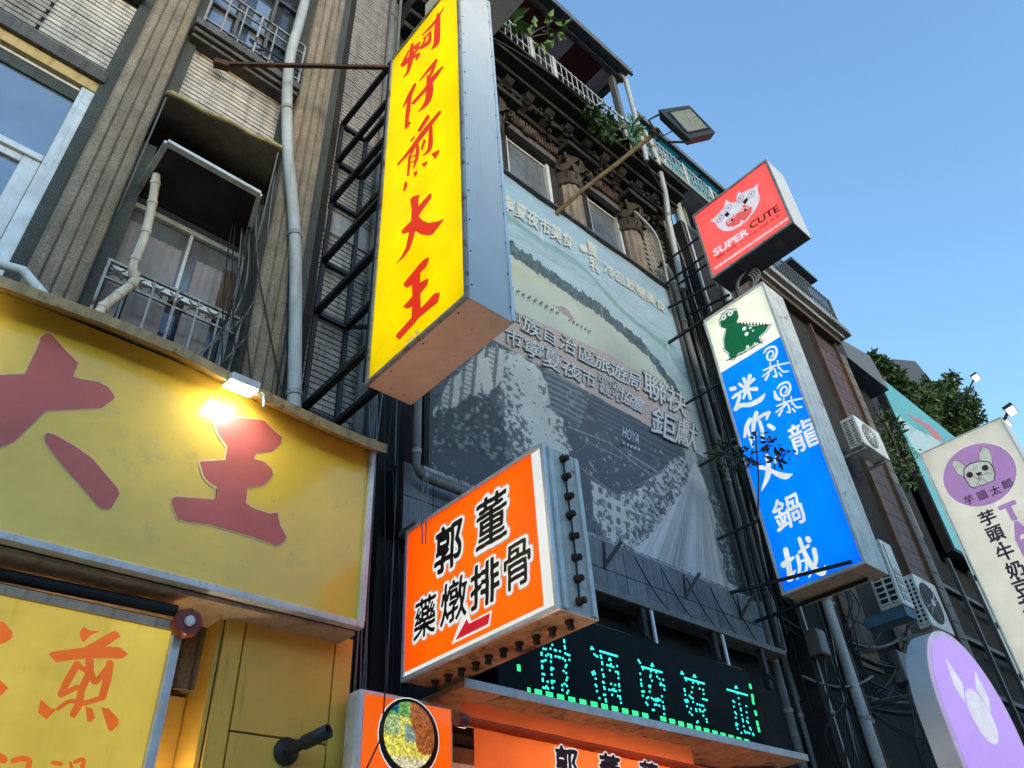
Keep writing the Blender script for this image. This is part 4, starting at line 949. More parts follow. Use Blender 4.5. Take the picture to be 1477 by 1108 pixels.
# ================================================================== ORANGE SIGN
OS = thing('orange_box_sign', 'lit orange box sign with black characters and a red arrow', 'sign', (2.8, 3.3, 3.15))
box_sign(OS, 2.80, 3.10, 2.63, 4.0, 3.15, 4.17, MATS['sign_white'], MATS['sign_under'], [(3.15, 4.17, MATS['acrylic_orange'])], MATS['bright_metal'], .02, tubes=4, power=1.7, horiz=True)
wr = MB(); a = 2.797
wr.box(a, 2.80, 2.652, 2.735, 3.172, 4.148); wr.box(a, 2.80, 2.737, 3.978, 3.172, 3.20)
wr.build('white_border', MATS['lit_white'], OS)
MB().box(2.83, 2.86, 2.615, 2.629, 3.16, 4.16).box(3.05, 3.08, 2.615, 2.629, 3.16, 4.16).build('edge_strip', MATS['trim_pale'], OS)
def socket(c, ax, par):
    ax = Vector(ax)
    m_ = MB().lathe(c, [(.026, 0), (.026, .012), (.018, .014), (.021, .045), (.015, .048)], 8, ax); return m_.build('bulb_socket', MATS['rust_dark'], par)
for i in range(8): socket((2.955 + random.uniform(-.006, .006), 2.628, 3.22 + i * .128), (random.uniform(-.2, .2), -1, random.uniform(-.3, .1)), OS)
for i in range(10): socket((2.955 + random.uniform(-.008, .008), 2.72 + i * .128, 3.149), (random.uniform(-.2, .2), random.uniform(-.2, .2), -1), OS)
MB().tube([(2.955, 2.622, 3.2), (2.96, 2.618, 3.6), (2.95, 2.621, 4.15)], .006, 5).build('wire', MATS['cable_black'], OS)
P_os = Plane('x', 2.80); zo = zoomed(590, 690, 4.432)
for ch, c, h, w_ in (('郭', (255, 435), .31, .27), ('董', (530, 258), .32, .28), ('藥', (106, 885), .25, .22), ('燉', (290, 780), .26, .25), ('排', (488, 672), .26, .25), ('骨', (696, 550), .26, .22)):
    c = zo([c])[0]
    char_at(P_os, ch, c, 0, h, MATS['lit_white'], OS, .085, .003, .006, .06, 'character_outline', ord(ch), w_)
    char_at(P_os, ch, c, 0, h, MATS['print_grey'], OS, .105, .002, .006, .06, 'character_outline', ord(ch), w_)
    char_at(P_os, ch, c, 0, h, MATS['print_black'], OS, .028 if ch in '郭排' else .015, .006, .006, .06, 'character', ord(ch), w_)
fill_px(P_os, 'arrow_outline', MATS['lit_white'], zo([(275, 1062), (375, 790), (398, 915), (534, 842), (520, 945)]), .0036, OS)
fill_px(P_os, 'arrow', MATS['lit_crimson'], zo([(300, 1036), (372, 900), (388, 930), (522, 862), (510, 932)]), .0046, OS)
# hanging wires with bare ends left of it
for k, dx in enumerate((0, 6)):
    a = AX(611 + dx, 690, 2.75); b = AX(609 + dx * .8, 785, 2.75)
    t = MB().tube([a, a * .5 + b * .5 + Vector((.008 * k, .01, 0)), b], .006, 5)
    tag(t.build('loose_wire', MATS['cable_grey']), 'loose grey wire end dangling in front of the orange box sign', 'wire', 'loose wire ends at the orange sign')

# ================================================================== POSTER LIGHT BOX WITH BOWL
PB = thing('food_poster_box', 'lit orange poster box showing a bowl of food', 'sign', (2.8, 4.0, 2.4))
fr = MB().box(2.44, 3.13, 3.91, 4.06, 1.9, 3.04); fr.build('case', MATS['aluminium'], PB, bevel=.03)
MB().add([(2.475, 3.90, 1.93), (3.095, 3.90, 1.93), (3.095, 3.90, 3.005), (2.475, 3.90, 3.005)], [(0, 1, 2, 3)]).build('face_panel', MATS['lit_orange'], PB, recalc=False)
P_pb = Plane('y', 3.90)
C = P_pb.at((590, 1063)); rb = .212
disc_px(P_pb, MATS['lit_white'], (590, 1063), rb * 1.03, .0015, PB, 'bowl_highlight')
disc_px(P_pb, MATS['print_black'], (590, 1063), rb, .003, PB, 'bowl_rim')
GN = 90; ft = MB(); fcol = []
pts_r = np.random.default_rng(3).uniform(-1, 1, (1500, 2)); shade = np.random.default_rng(4).uniform(.7, 1.25, 1500)
ids = {}; V_ = []; 
gx = np.linspace(-1, 1, GN)
cols_ = np.zeros((GN, GN, 3))
for i in range(GN):
    for j in range(GN):
        x, y = gx[j], gx[i]; dd = np.hypot(pts_r[:, 0] - x, pts_r[:, 1] - y); k = int(np.argmin(dd)); ds = np.sort(dd)[:2]; e = np.clip((ds[1] - ds[0]) / .03, .85, 1)
        qx, qy = pts_r[k]
        if qy > .62 and qx < -.45: c = (40, 105, 140)
        elif qy > .5 and qx < .0: c = (110, 170, 90)
        elif qx > .2 + .35 * (-qy) and qy > -.5: c = (165, 95, 50)
        elif -.2 < qy < .3 and -.2 < qx < .35: c = (140, 165, 150)
        elif qy < -.65: c = (225, 215, 175)
        elif qy > -.05 and qx < -.35: c = (175, 200, 130)
        else: c = (228, 218, 95)
        cols_[i, j] = np.array(c) * shade[k] * e
cols_ = np.clip(cols_ / 255, 0, 1) ** 2.2
me = bpy.data.meshes.new('food'); vv = []; keepm = np.zeros((GN, GN), int) - 1
rot_ = math.radians(-8)
for i in range(GN):
    for j in range(GN):
        x, y = gx[j], gx[i]
        if np.hypot(x, y) <= 1 and y > -.97: keepm[i, j] = len(vv); vv.append((C.x + x * rb * .86 - PB.location.x, 3.895 - PB.location.y, C.z + .01 + y * rb * .88 - PB.location.z))
ff = [(keepm[i, j], keepm[i, j + 1], keepm[i + 1, j + 1], keepm[i + 1, j]) for i in range(GN - 1) for j in range(GN - 1) if min(keepm[i, j], keepm[i, j + 1], keepm[i + 1, j + 1], keepm[i + 1, j]) >= 0]
me.from_pydata(vv, [], ff); ca = me.color_attributes.new('print', 'FLOAT_COLOR', 'POINT')
ca.data.foreach_set('color', np.array([(*cols_[i, j], 1) for i in range(GN) for j in range(GN) if keepm[i, j] >= 0], np.float32).reshape(-1))
me.materials.append(M('food_print', (1, 1, 1), .35, attr='print', var=.05, emit=1.15)); o = bpy.data.objects.new('food_picture', me); COL.objects.link(o); o.parent = PB
wire = MB().tube([AY(557, 930, 3.86), AY(556, 985, 3.86), AY(553, 1030, 3.86), AY(547, 1070, 3.86), AY(528, 1110, 3.86)], .005, 5)
tag(wire.build('thin_black_wire', MATS['cable_black']), 'thin black wire hanging across the bowl poster box', 'wire')

# ================================================================== LED SIGN, SHELF, BANNER
LS = thing('led_ticker_sign', 'black LED ticker sign with cyan dot characters and green dashes', 'sign', (5.2, 4.0, 3.2))
MB().box(3.55, 6.72, 3.96, 4.08, 3.15, 3.90).build('case', MATS['led_black'], LS, bevel=.004)
P_led = Plane('y', 3.96); za = zoomed(740, 900, 7.385); zb = zoomed(920, 930, 7.385)
d1 = [(320, 265), (345, 270), (395, 265), (415, 225), (440, 280), (455, 285), (497, 293), (540, 175), (543, 195), (546, 240), (550, 262), (552, 315), (575, 328), (597, 335), (300, 310), (300, 330), (350, 340), (373, 325), (400, 335), (402, 355), (450, 348), (480, 353), (497, 360), (528, 368), (552, 390), (597, 385), (303, 400), (320, 398), (343, 388), (400, 403), (306, 450), (308, 470), (405, 470), (425, 478), (405, 490), (565, 440), (556, 460), (312, 535), (328, 540), (408, 540), (535, 503), (562, 525), (312, 587), (314, 607), (575, 575), (565, 600), (365, 617), (410, 610), (435, 613), (412, 630), (545, 640), (520, 655), (570, 662), (320, 680), (340, 685), (352, 668), (370, 690), (418, 683), (523, 705), (585, 715), (573, 738)]
d2 = [(835, 250), (830, 268), (850, 268), (862, 325), (882, 340), (895, 350)] + [(925 + 12 * i, 292 + 3.6 * i) for i in range(16)] + [(930, 340), (938, 362), (945, 410), (948, 430), (945, 490), (958, 540), (962, 562), (955, 620), (965, 628), (968, 675), (972, 695), (965, 755), (978, 758), (983, 805), (987, 828), (1027, 370), (1020, 385), (1037, 385), (1000, 440), (1022, 445), (1040, 430), (1042, 452), (1065, 460), (1105, 450), (1027, 495), (1092, 510), (1112, 515), (1117, 535), (1120, 578), (1042, 640), (1085, 652), (1125, 645), (1128, 665), (1022, 703), (1050, 705), (1070, 695), (1075, 715), (1093, 718), (1132, 710), (1052, 757), (1115, 770), (1135, 775), (1140, 800), (1147, 842), (840, 520), (858, 508), (870, 530), (850, 540), (877, 585), (875, 650), (885, 665), (890, 718), (917, 792)]
d3 = [(10, 180), (3, 165), (22, 195), (150, 205), (142, 225), (160, 225), (45, 245)] + [(40 + 12.5 * i, 237 + 3.4 * i) for i in range(18)] + [(52, 262), (135, 285), (192, 298), (22, 310), (30, 375), (33, 415), (37, 437), (132, 325), (130, 345), (147, 385), (203, 342), (227, 365), (267, 375), (115, 440), (130, 440), (125, 455), (122, 500), (240, 410), (237, 430), (258, 430), (278, 440), (280, 480), (42, 500), (62, 500), (50, 545), (92, 570), (108, 562), (145, 570), (165, 585), (188, 580), (188, 600), (212, 575), (212, 598), (235, 590), (253, 550), (262, 612), (85, 618), (100, 640), (178, 640), (195, 640), (225, 650), (270, 660), (275, 685), (155, 697), (170, 697), (278, 740)]
d4 = [(465, 290), (460, 308), (480, 312), (600, 325), (590, 342), (612, 345)] + [(498 + 12 * i, 355 + 3.6 * i) for i in range(18)] + [(512, 380), (585, 405), (640, 415), (492, 475), (497, 495), (502, 535), (578, 455), (570, 508), (655, 470), (693, 482), (698, 525), (548, 545), (565, 565), (582, 572), (500, 592), (520, 590), (512, 612), (530, 605), (585, 612), (690, 580), (712, 585), (732, 592), (630, 635), (655, 642), (675, 648), (695, 652), (520, 657), (562, 682), (615, 690), (622, 708), (655, 690), (665, 710), (692, 712), (710, 695), (548, 722), (572, 747), (695, 757), (635, 818), (628, 828), (728, 795), (733, 823)]
d5 = [(1043, 445), (1035, 460), (1055, 462)] + [(950 + 12.5 * i, 478 + 3.6 * i) for i in range(18)] + [(1058, 520), (1070, 572), (1012, 600), (1025, 612), (1020, 660), (1078, 635), (1152, 655), (1092, 680), (1095, 700), (1032, 720), (1045, 738), (1155, 722), (1103, 750), (1040, 778), (1165, 780), (1113, 795), (1118, 818), (1160, 818), (1172, 832), (1045, 838), (1060, 850), (1045, 860), (1125, 870), (1060, 897), (1190, 885), (1200, 905), (1135, 920), (1145, 938), (1165, 935), (1185, 945), (1100, 940), (1222, 948), (1230, 965)]
for ds in (za(d1), za(d2), zb(d3), zb(d4), zb(d5)):
    mb = MB()
    for p in ds:
        c = P_led.at(p); r = .0060; mb.box(c.x - r, c.x + r, 3.953, 3.961, c.z - r * 1.1, c.z + r * 1.1)
    mb.build('dot_character', MATS['led_cyan'], LS, kind='stuff')
dsh = [za([(165, 708)])[0]] + [za([(265 + 119 * i, 728 + 26.5 * i)])[0] for i in range(6)] + [za([(860 + 112 * i - i * i * .6, 857 + 24.0 * i)])[0] for i in range(6)] + [zb([(268 + 96 * i - i * i * .7, 792 + 26 * i - .2 * i * i)])[0] for i in range(11)]
ks = 0
for p in dsh:
    c = P_led.at(p); hw = .032 if ks else .012; ks += 1
    MB().box(c.x - hw, c.x + hw, 3.952, 3.961, c.z - .017, c.z + .017).build('green_dash', MATS['led_green'], LS)
mb = MB()
for p in zb([(1195, 445), (1218, 555), (1225, 610), (1252, 730), (1270, 840), (1285, 905)]) + za([(57, 470)]):
    c = P_led.at(p); mb.box(c.x - .013, c.x + .013, 3.952, 3.961, c.z - .022, c.z + .022)
mb.build('green_dots', MATS['led_green'], LS)
MB().tube([(4.0, 4.0, 3.915), (4.9, 4.02, 3.925), (5.8, 4.0, 3.91), (6.7, 4.0, 3.915)], .008, 5).build('top_wire', MATS['cable_pale'], LS)
for x in (5.44, 6.50): MB().box(x, x + .025, 4.0, 4.02, 3.905, 4.22).build('hanger_strip', MATS['bright_metal'], LS)
SH = thing('shop_canopy_shelf', 'long rusty metal shelf with pale front lip below the LED sign', 'shelf', (5, 4, 3.1))
MB().box(3.05, 6.95, 3.70, 3.712, 3.082, 3.135).build('front_lip', MATS['trim_pale'], SH)
MB().box(3.05, 6.95, 3.713, 4.28, 3.085, 3.125).build('plate', MATS['sign_under'], SH)
for x in (3.9, 5.3, 6.5): MB().bar((x, 4.2, 3.07), (x, 3.78, 3.0), .03).build('bracket', MATS['iron'], SH)
BN = thing('orange_cloth_banner', 'orange cloth banner with dark red characters below the shelf', 'banner', (4.5, 3.6, 2.2))
bnm = MB(); n = 40; xs = np.linspace(3.02, 6.6, n); rows = []
for z, amp in ((2.84, .004), (2.70, .012), (2.45, .022), (2.1, .03)):
    rows.append([(x, 3.6 + amp * math.sin(x * 9 + z * 3) + amp * .6 * math.sin(x * 23), z - .018 * (x - 3)) for x in xs])
for k in range(3): bnm.add(rows[k] + rows[k + 1], [(i, i + 1, n + i + 1, n + i) for i in range(n - 1)], True)
bo = bnm.build('cloth', MATS['banner_orange'], BN, recalc=False)
MB().tube([(2.96, 3.6, 2.85), (6.62, 3.6, 2.785)], .028, 10).build('rod', MATS['banner_orange'], BN)
MB().lathe((2.90, 3.6, 2.85), [(.035, 0), (.04, .015), (.04, .06), (.03, .075)], 14, (1, 0, 0)).build('rod_end', MATS['red_plastic'], BN)
P_bn = Plane('y', 3.575)
for ch, c in (('郭', (817, 1103)), ('董', (880, 1113)), ('藥', (937, 1123))):
    char_at(P_bn, ch, c, 0, .20, MATS['lit_white'], BN, .07, .001, .01, .1, 'character_outline', 5, .19)
    char_at(P_bn, ch, c, 0, .20, MATS['banner_print'], BN, .03, .003, .01, .1, 'character', 5, .19)
bk_ = MB(); n = 12
bk_.add([(x, 3.68, z) for z in (2.86, 2.99) for x in np.linspace(3.0, 5.2, n)], [(i, i + 1, n + i + 1, n + i) for i in range(n - 1)])
bk_.build('upper_fold', MATS['banner_orange'], BN)
TL_ = thing('shop_tube_light', 'lit white tube light under the arcade beside the banner', 'lamp', (3.2, 5.0, 2.62))
MB().box(3.15, 5.4, 4.16, 4.28, 2.72, 2.78).build('fitting', MATS['white_paint'], TL_)
MB().tube([(3.2, 4.22, 2.70), (5.35, 4.22, 2.70)], .018, 8).build('tube', MATS['tube_lit'], TL_)
t_ = thing('shop_tube_light', 'lit tube light low in the recess between small yellow sign and tan pier', 'lamp', (1.5, 4.3, 2.1)); MB().box(1.44, 1.62, 4.28, 4.36, 1.3, 2.44).build('fitting', MATS['white_paint'], t_)
MB().tube([(1.53, 4.25, 1.35), (1.53, 4.25, 2.40)], .018, 8).build('tube', MATS['tube_lit'], t_)
for lab, x0 in (('added unseen tube light behind the orange cloth banner', 5.5), ('added fill tube in the arcade below the dark shopfronts', 9.0), ('added fill tube under the arcade behind the small yellow sign', -1.2)):  # extra unseen tubes added to brighten the pavement and sign undersides
    t_ = thing('shop_tube_light', lab, 'lamp', (x0, 4.7, 2.62)); MB().box(x0, x0 + 2.3, 4.16, 4.28, 2.62, 2.68).build('fitting', MATS['white_paint'], t_)
    MB().tube([(x0 + .05, 4.22, 2.60), (x0 + 2.25, 4.22, 2.60)], .018, 8).build('tube', MATS['tube_lit'], t_)
ca_ = MB().tube([AY(690, 1000, 3.72), AY(718, 985, 3.72), AY(745, 962, 3.85)], .006, 5)

# ================================================================== BUILDING C and beyond
Cb = thing('brown_tiled_building', 'brown tiled building with roof balcony behind the blue sign', 'building', (11, 4.0, 0))
MB().box(8.24, 13.55, 4.05, 11, 3.0, 11.75).build('wall', MATS['dark_wall'], Cb)
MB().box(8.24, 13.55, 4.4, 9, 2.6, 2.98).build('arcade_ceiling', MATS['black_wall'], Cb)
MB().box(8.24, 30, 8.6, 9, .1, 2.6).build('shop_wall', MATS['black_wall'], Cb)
src = MB().box(-.145, .145, -.03, 0, -.145, .145).build('brown_tile', MATS['brown_tile'])
loc = [(x + .30 * i, 4.048, 4.6 + .302 * k) for x, cnt in ((9.55, 2), (10.9, 2), (12.3, 3)) for i in range(cnt) for k in range(23)]
copies('brown_tile', src, loc, Cb); bpy.data.objects.remove(src)
for x in (12.13, 13.08): MB().box(x - .03, x + .03, 3.97, 4.05, 4.4, 11.6).build('pier_edge', MATS['louvre'], Cb)
src = MB().box(-.2, .2, -.02, 0, -.13, .13).build('pale_tile', MATS['pale_tile'])
copies('pale_tile', src, [(13.33, 4.046, 4.6 + .28 * k) for k in range(25)], Cb); bpy.data.objects.remove(src)
MB().box(10.2, 13.45, 3.72, 4.3, 11.78, 11.92).box(10.2, 13.3, 3.82, 4.3, 11.68, 11.778).build('balcony_slab', MATS['concrete'], Cb, bevel=.01)
MB().box(10.2, 13.2, 3.9, 4.3, 11.55, 11.675).build('slab_soffit', MATS['louvre'], Cb)
dn = MB()
for i in range(7): dn.box(12.6 + i * .11, 12.66 + i * .11, 3.70, 3.73, 11.74, 11.86)
dn.build('slab_dentils', MATS['concrete'], Cb)
railing(Cb, 10.3, 13.2, 3.80, 11.93, 12.72, .115, MATS['iron'], (13.2,), bar=.022)
MB().box(11.9, 12.9, 3.75, 5.0, 13.05, 13.12).box(12.5, 12.6, 3.9, 4.0, 11.92, 13.05).build('roof_hood', MATS['roof_metal'], Cb)
# left half with turquoise canopy
Tq = thing('turquoise_roof_canopy', 'turquoise translucent roof canopy above a pale railing', 'canopy', (8.5, 3.9, 12.3))
ba, bb_ = AY(945, 188, 4.05), AY(1050, 288, 4.05); zb_ = (ba.z + bb_.z) / 2
MB().box(ba.x - .6, bb_.x + .2, 4.0, 4.08, zb_, zb_ + .14).build('front_beam', MATS['roof_metal'], Tq)
x_ = ba.x - .5; k = 0
while x_ < bb_.x:
    MB().add([(x_, 4.085, zb_ + .02), (x_ + .62, 4.085, zb_ + .02), (x_ + .62, 5.2, zb_ + .5), (x_, 5.2, zb_ + .5)], [(0, 1, 2, 3)]).build('panel', MATS['turquoise'], Tq)
    MB().bar((x_ + .64, 4.09, zb_ + .02), (x_ + .64, 5.2, zb_ + .49), .04).build('rib', MATS['iron'], Tq); x_ += .66
ra, rb_ = AY(985, 240, 3.78), AY(1050, 292, 3.78); zr = (ra.z + rb_.z) / 2
railing(Tq, ra.x - .9, rb_.x + .1, 3.78, zr - .62, zr, .11, MATS['rail_white'], (ra.x, ra.x + .8), bar=.012)
MB().box(ra.x - 1, rb_.x + .2, 3.74, 4.3, zr - .72, zr - .625).build('ledge', MATS['concrete'], Tq)
MB().box(8.24, 10.3, 5.25, 10, 11.8, zb_ + .5).build('rear_wall', MATS['dark_wall'], Tq)

# air conditioners
def ac_unit(label, x0, x1, y0, y1, z0, z1, fan=True, blue=False, guard=True):
    t = thing('air_conditioner', label, 'air conditioner', ((x0 + x1) / 2, (y0 + y1) / 2, z0), 'air conditioner units on the brown building')
    MB().box(x0 + .012, x1, y0 + .012, y1, z0, z1).build('case', MATS['ac_white'], t, bevel=.012)
    n = 11
    MB().box(x0 + .008, x0 + .0118, y0 + .05, y1 - .04, z0 + .05, z1 - .05).build('intake', MATS['ac_dark'], t)
    for i in range(n):
        z = z0 + .06 + (z1 - z0 - .12) * i / (n - 1); MB().box(x0 - .004, x0 + .008, y0 + .04, y1 - .03, z - .009, z + .009).build('slat', MATS['ac_white'], t)
    MB().box(x0 - .007, x0 + .009, (y0 + y1) / 2 - .012, (y0 + y1) / 2 + .012, z0 + .03, z1 - .03).box(x0 - .0065, x0 + .009, y0 + .012, y0 + .045, z0 + .01, z1 - .01).build('grille_bar', MATS['ac_white'], t)
    cxn, czn, r = x0 + (x1 - x0) * .42, (z0 + z1) / 2, (z1 - z0) * .40
    if fan:
        MB().lathe((cxn, y0 + .0115, czn), [(r, 0), (r, .004)], 28, (0, -1, 0)).build('fan_opening', MATS['ac_dark'], t)
        gr = MB()
        for k in range(5 if guard else 0):
            rr = r * (k + 1) / 5; gr.tube([(cxn + rr * math.cos(a), y0 - .006, czn + rr * math.sin(a)) for a in np.linspace(0, 2 * math.pi, 25)], .004, 4)
        for k in range(8 if guard else 2): a = k * math.pi / 8 + .4; gr.bar((cxn - r * math.cos(a), y0 - .008, czn - r * math.sin(a)), (cxn + r * math.cos(a), y0 - .008, czn + r * math.sin(a)), .006)
        gr.lathe((cxn, y0 - .004, czn), [(.05, 0), (.05, .01)], 14, (0, -1, 0)); gr.build('fan_guard', MATS['ac_white'], t)
        bl = MB()
        for k in range(4):
            a = k * math.pi / 2 + .3; u_, v_ = Vector((math.cos(a), 0, math.sin(a))), Vector((-math.sin(a), 0, math.cos(a))); c0 = Vector((cxn, y0 + .004, czn))
            bl.add([c0 + u_ * .04 - v_ * .02, c0 + u_ * r * .9 - v_ * .1, c0 + u_ * r * .9 + v_ * .1, c0 + u_ * .04 + v_ * .03], [(0, 1, 2, 3)])
        bl.build('fan_blades', MATS['slate'], t)
    else:
        MB().box(x0 + .06, x1 - .25, y0 + .004, y0 + .011, z0 + .06, z1 - .06).build('front_grille', MATS['slate'], t)
        for k in range(4): MB().box(x1 - .2, x1 - .05, y0 + .003, y0 + .011, z0 + .08 + k * .11, z0 + .15 + k * .11).build('control', MATS['cable_pale'], t)
    if blue: MB().box(x0 + .03, x1 - .03, y0 + .03, y1 + .25, z0 - .13, z0 - .005).build('drip_tray', MATS['ac_blue'], t)
    [MB().bar((xx, y1 + .3, z0 - .03), (xx, y0 + .05, z0 - .03), .04).build('bracket', MATS['iron_pale'], t) for xx in (x0 + .1, x1 - .1)]
    return t
def ac_from(label, lt, rt, lb, back, yf, **k):
    a, b, c = AY(*lt, yf), AY(*rt, yf), AY(*lb, yf); q = AX(*back, a.x); return ac_unit(label, a.x, b.x, yf, q.y, c.z, a.z, **k)
ac_from('white air conditioner with a round fan, highest on the brown building', (1231, 597), (1266, 618), (1245, 636), (1209.5, 607), 3.45)
ac_from('white window air conditioner under the blue sign corner with a blue drip tray', (1268, 776), (1287, 790), (1300, 868), (1240, 800), 3.30, fan=False, blue=True)
ac_from('white air conditioner with a bare dark fan hole near the round lilac sign', (1316, 826), (1350, 846), (1336, 896), (1300, 842), 3.45, guard=False)

# ---- SUPER CUTE sign
SC = thing('red_box_sign', 'square coral red box sign with white owl heads in the sky', 'sign', (7.5, 2.8, 9.34))
box_sign(SC, 7.50, 7.94, 2.17, 3.48, 9.35, 10.72, MATS['sign_silver'], MATS['slate'], [(9.35, 10.72, MATS['acrylic_red'])], MATS['iron_pale'], .03, tubes=4, power=1.55)
vt = MB()
for y in (2.5, 3.05):
    for i in range(6): vt.box(7.62 + i * .026, 7.634 + i * .026, y - .06, y + .06, 9.340, 9.349)
vt.build('vent_slots', MATS['pale_tile'], SC)
P_sc = Plane('x', 7.50); zc_ = zoomed(1000, 240, 6.156)
fill_px(P_sc, 'emblem', MATS['cute_white'], zc_([(150, 483), (195, 455), (235, 405), (275, 365), (290, 295), (330, 325), (355, 322), (380, 320), (385, 270), (400, 225), (430, 240), (480, 210), (530, 195), (578, 152), (572, 215), (592, 270), (585, 320), (545, 400), (480, 480), (420, 530), (340, 572), (270, 575), (220, 545), (195, 500)]), .003, SC)
fill_px(P_sc, 'emblem_heart', MATS['cute_red'], zc_([(288, 500), (312, 470), (350, 452), (385, 425), (415, 402), (430, 370), (445, 345), (490, 345), (520, 365), (520, 405), (490, 450), (455, 490), (428, 475), (412, 512), (360, 535), (315, 540), (292, 522)]), .0045, SC)
for c, r in (((240, 468), .062), ((312, 373), .062), ((420, 290), .062), ((517, 250), .062)):
    c = zc_([c])[0]; disc_px(P_sc, MATS['cute_ring'], c, r, .0045, SC, 'emblem_eye'); disc_px(P_sc, MATS['cute_white'], c, r * .78, .0055, SC, 'emblem_eye'); disc_px(P_sc, MATS['cute_black'], c, r * .24, .0065, SC, 'emblem_pupil')
for c, r in (((322, 490), .034), ((357, 447), .034), ((438, 383), .034), ((485, 362), .034)):
    c = zc_([c])[0]; disc_px(P_sc, MATS['cute_white'], c, r, .006, SC, 'emblem_eye'); disc_px(P_sc, MATS['cute_red'], c, r * .55, .007, SC, 'emblem_pupil')
for p in ([(275, 432), (305, 405), (328, 425), (300, 455)], [(440, 318), (478, 278), (490, 300), (462, 342)], [(332, 480), (350, 462), (362, 478), (345, 490)], [(450, 395), (470, 372), (480, 388), (462, 402)]): fill_px(P_sc, 'emblem_beak', MATS['cute_black'], zc_(p), .0072, SC)
zz_ = lambda p: zc_([p])[0]
letters(P_sc, 'SUPER', zz_((190, 800)), zz_((492, 603)), zz_((175, 745)), MATS['cute_white'], SC, .045, .003)
letters(P_sc, 'CUTE', zz_((512, 560)), zz_((768, 392)), zz_((495, 508)), MATS['cute_brown'], SC, .035, .003)
letters(P_sc, '賣萌・就是好', zz_((205, 838)), zz_((780, 438)), zz_((200, 812)), MATS['cute_brown'], SC, .0, .003)
letters(P_sc, '烤雞蛋糕|韓式烘焙|甜點飲料|冰淇淋', zz_((190, 925)), zz_((850, 475)), zz_((184, 900)), MATS['cute_white'], SC, .03, .003)
def bars(name, label, cat, L_, base):
    t = thing(name, label, cat, base)
    for a, b, w_ in L_: MB().bar(a, b, w_).build('bar', MATS['black_steel'], t)
bars('sign_bracket', 'thin black bars fixing the coral red sign to the pipes', 'bracket', [((7.55, 4.3, 9.44), (7.55, 3.49, 9.30), .03), ((7.9, 4.3, 9.44), (7.9, 3.49, 9.30), .03), ((7.55, 4.3, 10.3), (7.55, 3.49, 10.3), .025), ((7.55, 4.3, 9.9), (7.55, 3.49, 9.9), .025), ((7.9, 4.3, 10.1), (7.9, 3.49, 10.1), .025)], (7.7, 4.3, 9.4))
cl = MB()
for k in range(4): cl.tube([(7.62 + .04 * k, 3.1 + .12 * math.sin(t) * (1 + .2 * k), 9.02 + .16 * math.cos(t) + .05 * k) for t in np.linspace(0, 5.6, 18)], .012, 5)
tag(cl.build('coiled_cable', MATS['cable_grey']), 'coil of grey cable between the coral sign and the blue sign', 'cable')

# ---- blue sign
BS = thing('blue_hotpot_sign', 'tall lit blue sign with white characters and a green dinosaur on top', 'sign', (7.3, 3.2, 4.68))
P_bs = Plane('x', 7.30); q = [P_bs.at((1037, 541)), P_bs.at((1126.5, 484))]; zmid = (q[0].z + q[1].z) / 2
box_sign(BS, 7.30, 7.76, 2.75, 3.68, 4.69, 8.57, MATS['sign_white'], MATS['soffit_brown'], [(4.69, zmid, MATS['acrylic_blue']), (zmid, 8.57, MATS['acrylic_cream'])], MATS['trim_pale'], .025, tubes=2, power=2.3)
P_bs = Plane('x', 7.30)
zd = zoomed(950, 400, 3.6925)
body = [(328, 242), (345, 205), (375, 180), (418, 178), (428, 215), (415, 243), (445, 250), (500, 262), (592, 252), (565, 292), (535, 318), (547, 352), (512, 348), (500, 368), (470, 378), (455, 395), (425, 405), (408, 432), (380, 432), (375, 402), (352, 385), (350, 330), (362, 275), (335, 268)]
cxb = np.mean([p[0] for p in body]); cyb = np.mean([p[1] for p in body])
grow = lambda k: [(cxb + (p[0] - cxb) * k, cyb + (p[1] - cyb) * k) for p in body]
fill_px(P_bs, 'emblem_outline', MATS['cute_black'], zd(grow(1.09)), .0035, BS); fill_px(P_bs, 'emblem_outline', MATS['blue_white'], zd(grow(1.06)), .0045, BS); fill_px(P_bs, 'emblem_body', MATS['dino_green'], zd(body), .0055, BS)
mb = MB()
for i in range(9):
    a = 430 + i * 17; b = 247 - .1 * i * i * .2 + i * .8; mb.poly([P_bs.at(p, .006) for p in zd([(a, b + 6), (a + 6, b - 12), (a + 14, b + 7)])])
stroke(mb, P_bs, zd([(362, 445, 5), (440, 412, 5), (510, 372, 5), (565, 335, 4)]), .0062)
mb.build('emblem_spines', MATS['cute_black'], BS, recalc=False)
for c, r in (((348, 215), .045), ((384, 192), .045)):
    c = zd([c])[0]; disc_px(P_bs, MATS['cute_black'], c, r * 1.15, .0065, BS, 'emblem_eye'); disc_px(P_bs, MATS['blue_white'], c, r, .0072, BS, 'emblem_eye'); disc_px(P_bs, MATS['cute_black'], c, r * .3, .008, BS, 'emblem_pupil')
for c, r in (((458, 275), .03), ((490, 270), .02), ((470, 303), .03), ((475, 372), .025), ((505, 285), .015)): disc_px(P_bs, MATS['blue_white'], zd([c])[0], r, .0065, BS, 'emblem_spot')
mb = MB(); stroke(mb, P_bs, zd([(352, 240, 3), (375, 245, 4), (400, 228, 3)]), .0068); mb.build('emblem_mouth', MATS['cute_black'], BS, recalc=False)
z5 = zoomed(1030, 480, 5.541); z6 = zoomed(1060, 640, 5.035)
